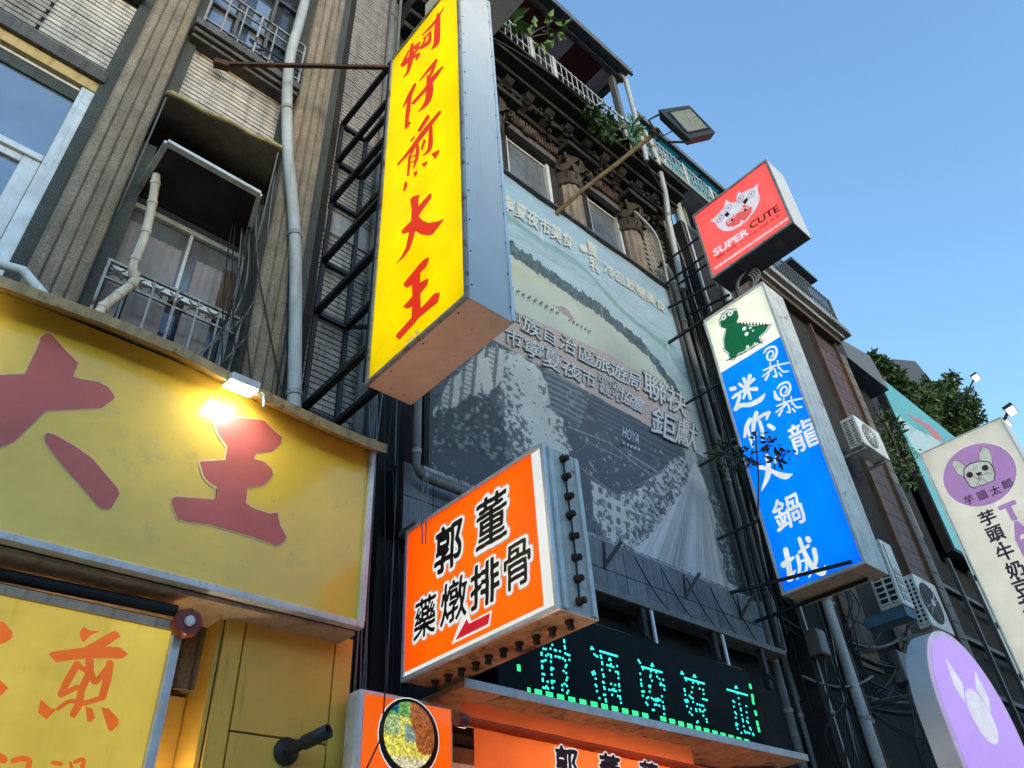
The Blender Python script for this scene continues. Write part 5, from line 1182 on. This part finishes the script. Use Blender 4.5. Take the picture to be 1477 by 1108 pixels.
def bao(dx, dy):
    s = lambda L: [(p[0] + dx, p[1] + dy, p[2]) for p in L]
    return [z5(s(L)) for L in ([(398, 162, 9), (425, 128, 12), (480, 112, 14), (502, 150, 15), (482, 208, 15), (440, 218, 14), (424, 192, 13), (438, 155, 11), (468, 148, 10), (474, 182, 9), (456, 194, 8)],
        [(395, 302, 9), (490, 264, 12), (600, 240, 10)], [(450, 240, 9), (452, 308, 10)], [(508, 226, 9), (516, 284, 10)], [(388, 352, 8), (440, 312, 12), (474, 284, 10)], [(520, 276, 9), (552, 312, 12), (594, 308, 11)],
        [(440, 330, 11), (414, 376, 16)], [(486, 292, 11), (500, 350, 13), (476, 348, 9)], [(520, 322, 9), (540, 346, 12)])]
char_strokes(P_bs, bao(0, 0), [], MATS['blue_white'], BS); 
char_strokes(P_bs, bao(108, 285) + [z5([(485, 470, 12), (500, 520, 26), (530, 535, 16)])], [], MATS['blue_white'], BS)
char_strokes(P_bs, [z5(s) for s in ([(135, 452, 24), (165, 445, 26)], [(150, 522, 16), (190, 492, 22), (205, 512, 20), (190, 560, 20), (175, 612, 24)], [(172, 612, 26), (215, 582, 26), (290, 575, 28), (370, 535, 30), (408, 488, 6)], [(288, 345, 24), (265, 435, 26), (235, 525, 14)], [(205, 412, 20), (248, 445, 16)], [(320, 372, 20), (272, 420, 14)], [(240, 370, 22), (268, 445, 22), (292, 528, 18)], [(340, 450, 26), (262, 455, 18), (208, 478, 16)])], [], MATS['blue_white'], BS)
char_strokes(P_bs, [z5(s) for s in ([(290, 695, 26), (262, 750, 26), (245, 832, 18)], [(268, 760, 18), (285, 830, 18), (310, 910, 14)], [(340, 642, 26), (320, 715, 28), (312, 790, 22)], [(325, 705, 20), (390, 660, 20), (442, 638, 20)], [(440, 640, 20), (420, 690, 14)], [(365, 710, 20), (385, 780, 24), (390, 850, 18)], [(440, 742, 24), (475, 765, 28)], [(340, 800, 16), (320, 850, 14)])], [], MATS['blue_white'], BS)
char_strokes(P_bs, [z6(s) for s in ([(230, 85, 24), (243, 140, 22)], [(312, 88, 28), (292, 140, 12)], [(178, 172, 24), (250, 182, 22)], [(245, 145, 26), (238, 240, 30), (195, 342, 6)], [(250, 190, 16), (320, 225, 30), (372, 238, 34), (418, 222, 6)])], [], MATS['blue_white'], BS)
char_strokes(P_bs, [z6(s) for s in ([(370, 772, 30), (388, 860, 30), (405, 980, 34)], [(355, 880, 36), (425, 828, 16)], [(395, 985, 32), (440, 920, 8)], [(470, 692, 22), (510, 800, 26), (570, 900, 32), (638, 938, 36), (656, 885, 6)], [(468, 790, 16), (535, 742, 18)], [(577, 772, 28), (588, 860, 24), (540, 970, 8)], [(455, 818, 22), (472, 900, 20), (455, 985, 8)], [(470, 862, 14), (517, 850, 16), (518, 930, 16), (488, 940, 14)], [(530, 690, 28), (540, 705, 28)])], [], MATS['blue_white'], BS)
char_at(P_bs, '龍', z5([(712, 818)])[0], 0, .36, MATS['blue_white'], BS, .016, .003, .008, .04, seed=3, w=.32)
char_at(P_bs, '鍋', z6([(385, 495)])[0], 0, .36, MATS['blue_white'], BS, .018, .003, .008, .04, seed=5, w=.34)
bars('sign_bracket', 'black angle bars carrying the tall blue sign', 'bracket', [((7.22, 4.5, 4.93), (7.22, 2.85, 4.72), .03), ((7.6, 4.4, 4.66), (7.6, 2.9, 4.66), .03), ((7.32, 4.4, 8.62), (7.32, 3.2, 8.62), .035)] + [((7.34, 4.4, z), (7.34, 3.69, z), .025) for z in (7.55, 6.6, 5.6)], (7.3, 4.4, 4.7))

# ---- pale sign with the dog emblem
DS = thing('pale_dog_sign', 'tall pale lit sign with a dog head on a lilac disc', 'sign', (13, 2.7, 3.5))
box_sign(DS, 13.0, 13.4, 2.0, 3.36, 3.2, 8.53, MATS['sign_silver'], MATS['soffit_brown'], [(3.2, 8.53, MATS['acrylic_pale'])], MATS['trim_pale'], .015, tubes=3, power=1.35)
P_ds = Plane('x', 13.0); ze = zoomed(1320, 620, 3.957); z1e = lambda p: ze([p])[0]
MB().add([P_ds.at((p[0], p[1]), .003) for p in ze([(370 + 208 * math.cos(a) + 20 * math.sin(a), 258 - 180 * math.sin(a)) for a in np.linspace(0, 2 * math.pi, 36, endpoint=False)])], [tuple(range(36))]).build('emblem_disc', MATS['lilac'], DS, recalc=False)
HEAD = [(282, 270), (280, 225), (310, 198), (365, 180), (420, 185), (445, 215), (455, 255), (450, 290), (415, 302), (400, 312), (365, 318), (345, 333), (315, 325), (300, 300)]
EAR1 = [(282, 272), (245, 255), (212, 200), (215, 175), (250, 178), (295, 215)]; EAR2 = [(365, 180), (368, 130), (388, 98), (418, 108), (438, 160), (440, 205)]
for nm, P, k0 in (('emblem_ear', EAR1, 0), ('emblem_ear', EAR2, 1), ('emblem_head', HEAD, 2)):
    c0 = np.mean(P, 0); fill_px(P_ds, nm, MATS['print_plum'], ze([tuple(c0 + (np.array(p) - c0) * 1.05) for p in P]), .004 + k0 * .0008, DS); fill_px(P_ds, nm, MATS['dog_grey'], ze([tuple(c0 + (np.array(p) - c0) * .98) for p in P]), .0044 + k0 * .0008, DS)
for c in ((312, 258), (400, 218)): disc_px(P_ds, MATS['print_plum'], z1e(c), .05, .008, DS, 'emblem_eye')
fill_px(P_ds, 'emblem_nose', MATS['print_plum'], ze([(345, 248), (380, 240), (382, 255), (362, 268)]), .008, DS)
mb = MB()
for s in ([(362, 268, 3), (365, 285, 3)], [(310, 285, 3), (335, 265, 3), (362, 280, 3), (400, 250, 3), (440, 250, 3)], [(345, 330, 3), (365, 295, 3), (380, 280, 3), (412, 300, 3)], [(335, 212, 3), (338, 228, 3)], [(352, 205, 3), (346, 220, 3)]): stroke(mb, P_ds, ze(s), .0085)
mb.build('emblem_lines', MATS['print_plum'], DS, recalc=False)
for ch, c in zip('芋頭太郎', ((307, 400), (384, 375), (457, 347), (527, 308))): char_at(P_ds, ch, z1e(c), 0, .15, MATS['print_plum'], DS, .02, .004)
for ch, c in zip('芋頭牛奶豆', ((413, 503), (458, 593), (515, 700), (570, 795), (615, 905))): char_at(P_ds, ch, z1e(c), 0, .235, MATS['print_plum'], DS, .03, .004)
char_at(P_ds, '花', z1e((665, 1010)), 0, .27, MATS['print_plum'], DS, .03, .004)
for c in ((487, 650), (588, 850)): disc_px(P_ds, MATS['print_plum'], z1e(c), .028, .004, DS, 'lettering')
for ch, c in zip('TARO', ((545, 468), (600, 572), (655, 670), (705, 770))): char_at(P_ds, ch, z1e(c), 0, .26, MATS['lilac'], DS, .06, .004, w=.22)
nt_ = MB()
for i in range(7): nt_.box(12.965, 12.985, 3.372, 3.392, 3.3 + .75 * i, 3.95 + .75 * i)
nt_.build('edge_tube', MATS['cyan_pale'], DS)
for i, y in enumerate((2.1, 2.6)):
    pass
def far_flood(lab, c, s=.2):
    t = thing('rooftop_floodlight', lab, 'lamp', tuple(c)); c = Vector(c)
    nz = Vector((-.25, -.22, -.94)).normalized(); ux = nz.cross(Vector((0, 1, 0))).normalized(); uy = nz.cross(ux)
    MB().obox(c - nz * .04, ux * s, uy * s * .72, nz * .035).build('housing', MATS['lamp_body'], t); MB().obox(c, ux * s * .88, uy * s * .6, nz * .004).build('lit_panel', MATS['lamp_far'], t)
    MB().tube([c - nz * .06, c + Vector((.1, .4, -.25)), c + Vector((.1, .9, -.45))], .025, 6).build('arm', MATS['lamp_body'], t)
far_flood('lit floodlight in front of the tree crown', AY(1408, 545, 3.4), .13)
far_flood('lit floodlight above the top corner of the pale dog sign', AX(1459, 593, 13.5), .11)
far_flood('grey floodlight just below the lit one by the pale dog sign', AX(1452, 612, 13.9), .10)

# ---- round lilac sign
RS = thing('round_lilac_sign', 'rounded lilac light box sign low by the dark shopfronts', 'sign', (9.6, 3.0, 2.6))
P_rs = Plane('y', 3.0)
xl, xr, zt = 7.62, 9.40, 4.24
def tomb(k, y):
    xm, hw = (xl + xr) / 2, (xr - xl) / 2 * k
    return [Vector((xm + hw * math.cos(a), y, zt - hw * 1.0 - (xr - xl) / 2 * (1 - k) + hw * math.sin(a))) for a in np.linspace(0, math.pi, 26)] + [Vector((xm - hw * .98, y, 2.2 + (1 - k) * .7)), Vector((xm + hw * .98, y, 2.2 + (1 - k) * .7))]
MB().prism(tomb(1, 2.70), (0, .2, 0)).build('case', MATS['sign_silver'], RS, bevel=.01); MB().prism(tomb(1.0, 2.69), (0, .009, 0)).build('rim', MATS['lilac_rim'], RS); MB().prism(tomb(.93, 2.68), (0, .008, 0)).build('face_panel', MATS['lilac_lit'], RS)
oc = Vector(((xl + xr) / 2, 2.7, zt - .75))
for sx in (-1, 1): MB().prism([Vector((oc.x + sx * .16, 2.672, oc.z + .22)), Vector((oc.x + sx * .34, 2.672, oc.z + .42)), Vector((oc.x + sx * .40, 2.672, oc.z + .16)), Vector((oc.x + sx * .3, 2.672, oc.z + .02))], (0, .006, 0)).build('emblem_ear', MATS['cute_white'], RS)
MB().prism([Vector((oc.x + .27 * math.cos(a), 2.671, oc.z - .06 + .25 * math.sin(a))) for a in np.linspace(0, 6.28, 20, endpoint=False)], (0, .006, 0)).build('emblem_head', MATS['cute_white'], RS)
MB().tube([oc + Vector((.3, .2, .3)), (9.3, 4.0, 4.0)], .03, 8).build('arm', MATS['iron'], RS)

# ---- building D, cyan billboard, far roof, trees
Db = thing('dark_corner_building', 'dark narrow building with a small roof between brown tiles and the cyan billboard', 'building', (15, 4.6, 0))
MB().box(13.6, 16.3, 4.7, 11, 3.0, 12.2).build('wall', MATS['black_wall'], Db)
MB().box(13.6, 60, 4.9, 11, 2.9, 11.4).build('rear_block', MATS['black_wall'], Db)
MB().prism([(14.6, 4.3, 12.2), (14.6, 4.3, 12.75), (16.2, 4.3, 13.1), (16.5, 4.3, 12.2)], (0, 2.5, 0)).build('roof_hood', MATS['roof_metal'], Db)
MB().tube([(14.45, 4.5, 12.0), (14.9, 4.5, 10.5), (15.0, 4.5, 8)], .06, 8).build('downpipe', MATS['dull_pvc'], Db)
for z in (4.2, 5.2, 6.2, 7.2): MB().box(13.7, 24, 4.60, 4.72, z, z + .08).build('rail', MATS['slate'], Db)
for i in range(9): MB().box(14.2 + i * 1.05, 14.28 + i * 1.05, 4.55, 4.62, 3, 8).build('mullion', MATS['slate'], Db)
CBD = thing('cyan_billboard', 'big cyan billboard with pink print on the far roof', 'billboard', (20, 4.5, 8.5))
MB().box(16.8, 27, 4.52, 4.7, 8.3, 13.05).build('case', MATS['black_steel'], CBD)
P_cb = Plane('y', 4.5)
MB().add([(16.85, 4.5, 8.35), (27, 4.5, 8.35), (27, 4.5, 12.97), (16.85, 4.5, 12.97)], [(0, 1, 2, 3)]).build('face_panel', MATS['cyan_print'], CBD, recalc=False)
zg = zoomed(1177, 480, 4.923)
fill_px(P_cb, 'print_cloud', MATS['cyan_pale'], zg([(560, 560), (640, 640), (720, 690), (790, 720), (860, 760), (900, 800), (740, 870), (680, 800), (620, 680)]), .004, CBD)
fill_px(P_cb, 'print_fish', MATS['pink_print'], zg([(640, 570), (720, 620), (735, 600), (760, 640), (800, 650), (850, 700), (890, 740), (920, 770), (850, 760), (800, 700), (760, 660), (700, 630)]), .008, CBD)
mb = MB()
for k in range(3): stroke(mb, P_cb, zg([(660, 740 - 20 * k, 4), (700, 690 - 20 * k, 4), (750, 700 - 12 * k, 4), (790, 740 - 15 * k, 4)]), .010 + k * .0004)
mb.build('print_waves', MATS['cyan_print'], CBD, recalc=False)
GB = thing('far_gable_roof', 'dark gabled roof rising behind the trees', 'house', (30, 9, 0))
gp = AY(1320, 521, 9); MB().prism([(gp.x - 4.5, 9, gp.z - 2.2), (gp.x, 9, gp.z), (gp.x + 7, 9, gp.z - 3.2), (gp.x + 7, 9, 0), (gp.x - 4.5, 9, 0)], (0, 6, 0)).build('wall', MATS['slate'], GB)

def leaf_cloud(blobs, n, size, mat, name, parent, seed, droop=.3, aspect=.45):
    r = np.random.default_rng(seed); mb = MB()
    wts = np.array([b[3] ** 2 for b in blobs]); wts = wts / wts.sum()
    for _ in range(n):
        b = blobs[r.choice(len(blobs), p=wts)]
        d = r.normal(size=3); d /= np.linalg.norm(d); rad = b[3] * r.uniform(.45, 1.12)
        c = np.array(b[:3]) + d * rad * np.array([1, .8, .85])
        ax = d + r.normal(size=3) * .7; ax[2] -= droop; ax /= np.linalg.norm(ax); sd_ = np.cross(ax, r.normal(size=3)); sd_ /= np.linalg.norm(sd_) + 1e-9
        l = size * r.uniform(.6, 1.3); w_ = l * aspect; up = np.cross(ax, sd_) * l * .12
        mb.add([c, c + ax * l * .5 + sd_ * w_ / 2 + up, c + ax * l, c + ax * l * .5 - sd_ * w_ / 2 + up], [(0, 1, 2), (0, 2, 3)])
    return mb.build(name, mat, parent, recalc=False)
def tree(label, base, blobs, n, size, mat, seed, grp='trees behind the cyan billboard'):
    t = thing('broadleaf_tree', label, 'tree', base, grp); b = Vector(base); top = Vector(blobs[0][:3])
    tr = MB().tube([b, b * .6 + top * .4 + Vector((.15, 0, 0)), top], [.22, .14, .05], 8); tro = tr.build('trunk', MATS['bark'], t)
    lm = MB()
    for q in [q for q in blobs[1:] if q[3] > .4]: lm.tube([b * .35 + top * .65, (b * .2 + top * .4 + Vector(q[:3]) * .4), Vector(q[:3])], [.06, .045, .02], 6)
    lm.build('limbs', MATS['bark'], tro)
    leaf_cloud(blobs, n, size, mat, 'crown', t, seed)
yT = 8.0
def blob(px, py, r, y=yT): q = AY(px, py, y); return (q.x, q.y, q.z, r)
def sprigs(L_, n, seed):
    r = random.Random(seed); out = list(L_)
    for _ in range(n):
        b = r.choice(L_); a, e = r.uniform(0, 6.28), r.uniform(-.2, 1.3); k = b[3] * r.uniform(.95, 1.3)
        out.append((b[0] + k * math.cos(a) * math.cos(e), b[1] + k * math.sin(a) * math.cos(e) * .8, b[2] + k * math.sin(e), b[3] * r.uniform(.16, .32)))
    return out
tree('tree with a small tuft of crown left of the gable roof', (26.5, 7, 9), sprigs([blob(1270, 536, .62), blob(1284, 552, .7), blob(1298, 570, .8), blob(1264, 525, .42)], 14, 1), 3000, .28, MATS['leaf'], 11)
tree('large dark tree crown spreading right of the gable roof', (33, 7, 9), sprigs([blob(1348, 594, 1.15), blob(1318, 582, .85), blob(1364, 572, .7), blob(1373, 548, .42), blob(1366, 558, .5), blob(1384, 600, .9), blob(1338, 568, .6), blob(1395, 582, .4), blob(1360, 614, 1.2), blob(1322, 606, 1.0), blob(1400, 566, .28), blob(1396, 612, .45)], 46, 2), 9000, .30, MATS['leaf'], 12)
vn = thing('creeper_plant', 'leafy creeper with small flowers hanging beside the cyan billboard', 'plant', (15.2, 4.4, 9.5))
vb = [(*AY(px, py, 4.2), r) for px, py, r in ((1270, 598, .18), (1280, 616, .28), (1290, 638, .3), (1300, 660, .36), (1290, 676, .3), (1306, 690, .25), (1312, 668, .12), (1322, 650, .08), (1294, 625, .2))]
leaf_cloud([(b[0], b[1], b[2], b[3]) for b in vb], 520, .13, MATS['leaf'], 'foliage', vn, 5); MB().tube([Vector(vb[0][:3]), Vector(vb[2][:3]), Vector(vb[5][:3])], .03, 6).build('stem', MATS['bark'], vn)
# ---- plants on the terrace and the sapling by the blue sign
def plant(name, label, centre, blobs, n, size, mat, seed, base, aspect=.5):
    t = thing(name, label, 'plant', base); leaf_cloud(blobs, n, size, mat, 'foliage', t, seed, .2, aspect)
    s_ = MB()
    for b in blobs: s_.tube([Vector(base), (Vector(base) + Vector(b[:3])) / 2 + Vector((0, 0, .05)), Vector(b[:3])], [.014, .01, .005], 5)
    s_.build('stem', MATS['bark'], t)
q1 = AY(800, 48, 3.7); q2 = AY(773, 52, 3.7); q3 = AY(738, 28, 3.7)
plant('terrace_plant', 'broad leaved plant drooping over the railing of the covered terrace', None, [(*q1, .22), (*q2, .18), (*AY(793, 35, 3.7), .14)], 42, .165, MATS['leaf_bright'], 21, (q2.x - .1, 3.85, 12.9), .6)
plant('terrace_plant', 'small broad leaved plant half hidden by the beige box', None, [(*q3, .12)], 18, .26, MATS['leaf_bright'], 22, (q3.x, 3.85, 12.9), .6)
plant('terrace_plant', 'bushy green plant poking through the railing near the roof post', None, [(*AY(865, 170, 3.68), .2), (*AY(875, 185, 3.66), .2), (*AY(855, 165, 3.7), .13)], 260, .12, MATS['leaf'], 23, (AY(868, 185, 3.8).x, 3.85, 12.35))
plant('terrace_plant', 'spiky yellow green plant at the end of the terrace railing', None, [(*AY(912, 185, 3.7), .14), (*AY(908, 200, 3.68), .12)], 90, .17, MATS['leaf_bright'], 24, (AY(908, 210, 3.8).x, 3.85, 12.3), .2)
sb = [AX(1090, 628, 6.9), AX(1115, 640, 6.85), AX(1140, 652, 6.85), AX(1075, 660, 6.9), AX(1048, 655, 6.95), AX(1120, 660, 6.85)]
ws = thing('wall_sapling', 'slender leafy sapling growing in front of the blue sign', 'plant', tuple(AX(1093, 748, 6.9)))
leaf_cloud([(*p, r) for p, r in zip(sb, (.08, .08, .06, .10, .20, .06))], 200, .10, MATS['leaf_dark'], 'foliage', ws, 25, .3, .4)
sm_ = MB().tube(smooth_path([AX(1093, 748, 6.9), AX(1094, 690, 6.9), AX(1091, 645, 6.9), AX(1090, 626, 6.9)], 4), .010, 6)
for p in sb[1:]: sm_.tube([AX(1092, 672, 6.9), p], .005, 5)
sm_.build('stem', MATS['bark'], ws)

# ================================================================== PIPES AND CABLES
def pipe(name, label, pts, r, mat, cat='pipe', n=10, group=None, clips=0):
    o = MB().tube(pts, r, n).build(name, MATS[mat]); tag(o, label, cat, group)
    if clips:
        k = MB(); P = [Vector(p) for p in pts]
        for i in range(clips):
            t = (i + .5) / clips * (len(P) - 1); a = int(t); c = P[a].lerp(P[min(a + 1, len(P) - 1)], t - a); d = (P[min(a + 1, len(P) - 1)] - P[a]).normalized()
            k.lathe(c - d * .02, [(r * 1.18, 0), (r * 1.18, .04)], n, d)
        k.build('clip', MATS['tape_white' if mat == 'tape_white' else 'iron_pale'], o, kind='stuff')
    return o
pipe('rain_pipe', 'pale grey rain pipe running crooked down the stone pilaster', smooth_path([(1.36, 4.25, 13.5), (1.37, 4.25, 10.3), (1.36, 4.25, 9.06), (1.50, 4.25, 7.9), (1.68, 4.25, 7.0), (1.80, 4.25, 6.27), (1.93, 4.25, 5.2), (1.96, 4.25, 4.9)], 6), .052, 'grey_pvc', clips=4)
hz = smooth_path([(.60, 4.28, 6.60), (.63, 4.27, 6.35), (.66, 4.25, 5.95), (.66, 4.26, 5.62), (.70, 4.27, 5.52), (.64, 4.26, 5.35), (.56, 4.2, 5.10), (.55, 4.2, 4.8)], 6)
pipe('taped_hose', 'white taped air conditioner hose drooping past the curtained window', hz, .031, 'tape_white', 'hose', clips=9)
pipe('white_hose', 'white hoses lying over the hood below the left window', [(-.1, 4.3, 5.2), (.1, 4.2, 5.16), (.28, 4.15, 4.98), (.36, 4.1, 4.85)], .03, 'white_paint', 'hose')
pipe('conduit', 'vertical grey conduit on the narrow tiled strip beside the black frame', [(2.60, 4.44, 4.8), (2.60, 4.44, 12.6)], .045, 'dull_pvc', clips=6)
pipe('conduit', 'thinner conduit close to the right end of the tiled strip', [(2.69, 4.40, 4.9), (2.69, 4.40, 12.6)], .022, 'dull_pvc')
pipe('drain_elbow', 'rusty drain pipe with elbow at the lower left of the mural', [(2.97, 4.15, 5.6), (2.97, 4.15, 4.86), (3.0, 4.14, 4.79), (3.08, 4.14, 4.77), (3.5, 4.12, 4.76), (4.0, 4.12, 4.75)], .035, 'dull_pvc', clips=3)
big = (('thick pale vertical pipe, leftmost of the bundle beside the mural', 7.86, 4.28, .05, 'dull_pvc', 10.6), ('thick pale vertical pipe running up past the turquoise canopy', 8.38, 4.12, .075, 'grey_pvc', 13.6),
       ('grey vertical pipe second from the brown tiles', 8.62, 4.16, .06, 'dull_pvc', 13.0), ('grey vertical pipe touching the brown building', 8.92, 3.98, .065, 'grey_pvc', 12.2), ('thin pipe between the two thickest vertical pipes', 8.14, 4.3, .03, 'dull_pvc', 12.0), ('thin rusty pipe beside the brown building', 9.12, 4.0, .03, 'louvre', 11.6))
for lab, x, y, r, m, zt in big:
    pipe('service_pipe', lab, smooth_path([(x + .02, y, 3.1), (x, y, 5), (x + .03, y, 7), (x - .02, y, 9), (x, y, zt - .4), (x - .1, y + .05, zt)], 3), r, m, clips=7, group='service pipes beside the mural')
eb = pipe('service_pipe', 'crooked pale pipe looping off the end of the terrace', [(7.15, 3.72, 12.9), (7.3, 3.72, 12.75), (7.5, 3.8, 12.3), (7.75, 3.95, 11.9), (7.9, 4.1, 11.5), (7.95, 4.2, 10.0)], .05, 'grey_pvc', group='service pipes beside the mural', clips=2)
def sag(a, b, s, n=14):
    a, b = Vector(a), Vector(b); return [a.lerp(b, t) + Vector((0, 0, -4 * s * t * (1 - t))) for t in np.linspace(0, 1, n)]
cb_i = 0
def cable(pts, r=.01, mat='cable_black', lab='thin cable running down the pipe bundle beside the mural', grp='cables beside the mural'):
    tone = {'cable_black': 'black', 'cable_grey': 'grey', 'cable_pale': 'pale'}[mat]
    if lab.startswith('thin cable'): lab = ('thin ' if r < .009 else 'thicker ') + tone + lab[4:]
    elif lab.startswith('slack cable'): lab = ('slack thin ' if r < .012 else 'slack thick ') + tone + lab[5:]
    o = MB().tube(pts, r, 5).build('cable', MATS[mat]); tag(o, lab, 'cable', grp); return o
rr = random.Random(5)
for i in range(26):
    x = rr.uniform(7.75, 9.15); y = rr.uniform(3.95, 4.32); pts = []
    z = rr.uniform(8, 13.2); z1 = rr.uniform(3.2, 5)
    for k in range(9):
        t = k / 8; pts.append((x + .12 * math.sin(t * 5 + i) + rr.uniform(-.06, .06), y - .06 * math.sin(t * 3.1), z + (z1 - z) * t))
    cable(smooth_path(pts, 4), rr.choice((.007, .010, .014)), rr.choice(('cable_black', 'cable_black', 'cable_grey', 'cable_pale')))
for i in range(12):
    a = (rr.uniform(7.7, 8.6), 4.1, rr.uniform(4.0, 5.2)); b = (rr.uniform(9.2, 13), 3.9, rr.uniform(4.0, 5.4))
    cable(sag(a, b, rr.uniform(.1, .6)), rr.choice((.01, .015, .02)), rr.choice(('cable_black', 'cable_black', 'cable_grey')), 'slack cable strung below the air conditioners', 'slack cables below the air conditioners')
for i in range(7):
    a = (rr.uniform(1.05, 2.05), 4.33, rr.uniform(6.5, 8.8)); b = (rr.uniform(1.45, 2.0), 4.3, 4.8)
    cable(smooth_path([a, ((a[0] + b[0]) / 2 + rr.uniform(-.1, .1), 4.3, (a[2] + b[2]) / 2), b], 6), .006, 'cable_black', 'thin black cable hanging along the second stone pilaster', 'cables on the second pilaster')
for i in range(9):
    x = rr.uniform(1.25, 1.5); cable(smooth_path([(x, 4.38, 7.9), (x + .05, 4.36, 6.8), (x + .1 + rr.uniform(-.05, .1), 4.34, 5.9), (x + rr.uniform(-.2, .15), 4.33, 5.1)], 5), .006, rr.choice(('cable_black', 'cable_grey')), 'thin cable tangled at the right side of the curtained window', 'cables by the curtained window')
for i in range(12):
    x = rr.uniform(2.56, 3.1); z = rr.uniform(5.4, 8.0); cable(smooth_path([(x, 4.3, z), (x + rr.uniform(-.05, .08), 4.3, z - .8), (x + rr.uniform(-.06, .06), 4.3, z * .5 + 1.8), (x + rr.uniform(-.1, .1), 4.2, 2.5)], 5), .007, rr.choice(('cable_black', 'cable_grey', 'cable_black')), 'thin cable in the dark gap between board and orange sign', 'cables in the gap by the orange sign')
for i in range(5):
    a = (4.3 + rr.uniform(-.1, .1), 4.28, 4.7); cable(sag((5.6 + .4 * i, 4.2, 4.85), (6.2 + .35 * i, 4.2, 4.35), .12), .006, 'cable_black', 'thin black cable looping over the dark tiled fascia', 'cables on the tiled fascia')
cable(smooth_path([(2.95, 4.45, 12.4), (3.6, 3.9, 12.05), (5.0, 3.72, 12.15), (6.6, 3.72, 12.12), (7.6, 3.9, 11.8)], 6), .018, 'cable_black', 'black cable drooping along the edge of the heavy cornice', None)
cable(smooth_path([(7.1, 4.2, 11.2), (7.35, 4.1, 10.8), (7.5, 4.15, 10.4), (7.55, 4.2, 9.9)], 6), .022, 'cable_pale', 'pale cable bowing off the column at the right end of the facade', None)
for lab, x, y, z, w_, h_ in (('grey junction box on the pipes below the blue sign', 8.25, 4.0, 4.35, .2, .28), ('small pale junction box beside the brown tiles', 9.35, 4.0, 5.6, .14, .18), ('pale meter box on the dark wall under the air conditioners', 10.3, 4.0, 4.4, .3, .38)):
    t = thing('junction_box', lab, 'box', (x, y, z)); MB().box(x, x + w_, y - .1, y + .05, z, z + h_).build('case', MATS['dull_pvc'], t, bevel=.008); MB().box(x + .015, x + w_ - .015, y - .108, y - .101, z + .015, z + h_ - .015).build('lid', MATS['concrete'], t)
    for q_ in range(4): cable(smooth_path([(x + .03 + .04 * q_, y - .05, z), (x + rr.uniform(-.2, .3), y - .1, z - .4), (x + rr.uniform(-.4, .5), y - .05, z - .9), (x + rr.uniform(-.3, .4), y, z - 1.5)], 5), .009, 'cable_black', 'black cable leaving the bottom of a junction box', 'cables under the junction boxes')
wallgap = MB().box(2.62, 3.18, 4.46, 4.49, 3.3, 9.9); tag(wallgap.build('dark_sheeting', MATS['dark_wall']), 'dark corrugated sheeting in the gap left of the mural', 'sheet')
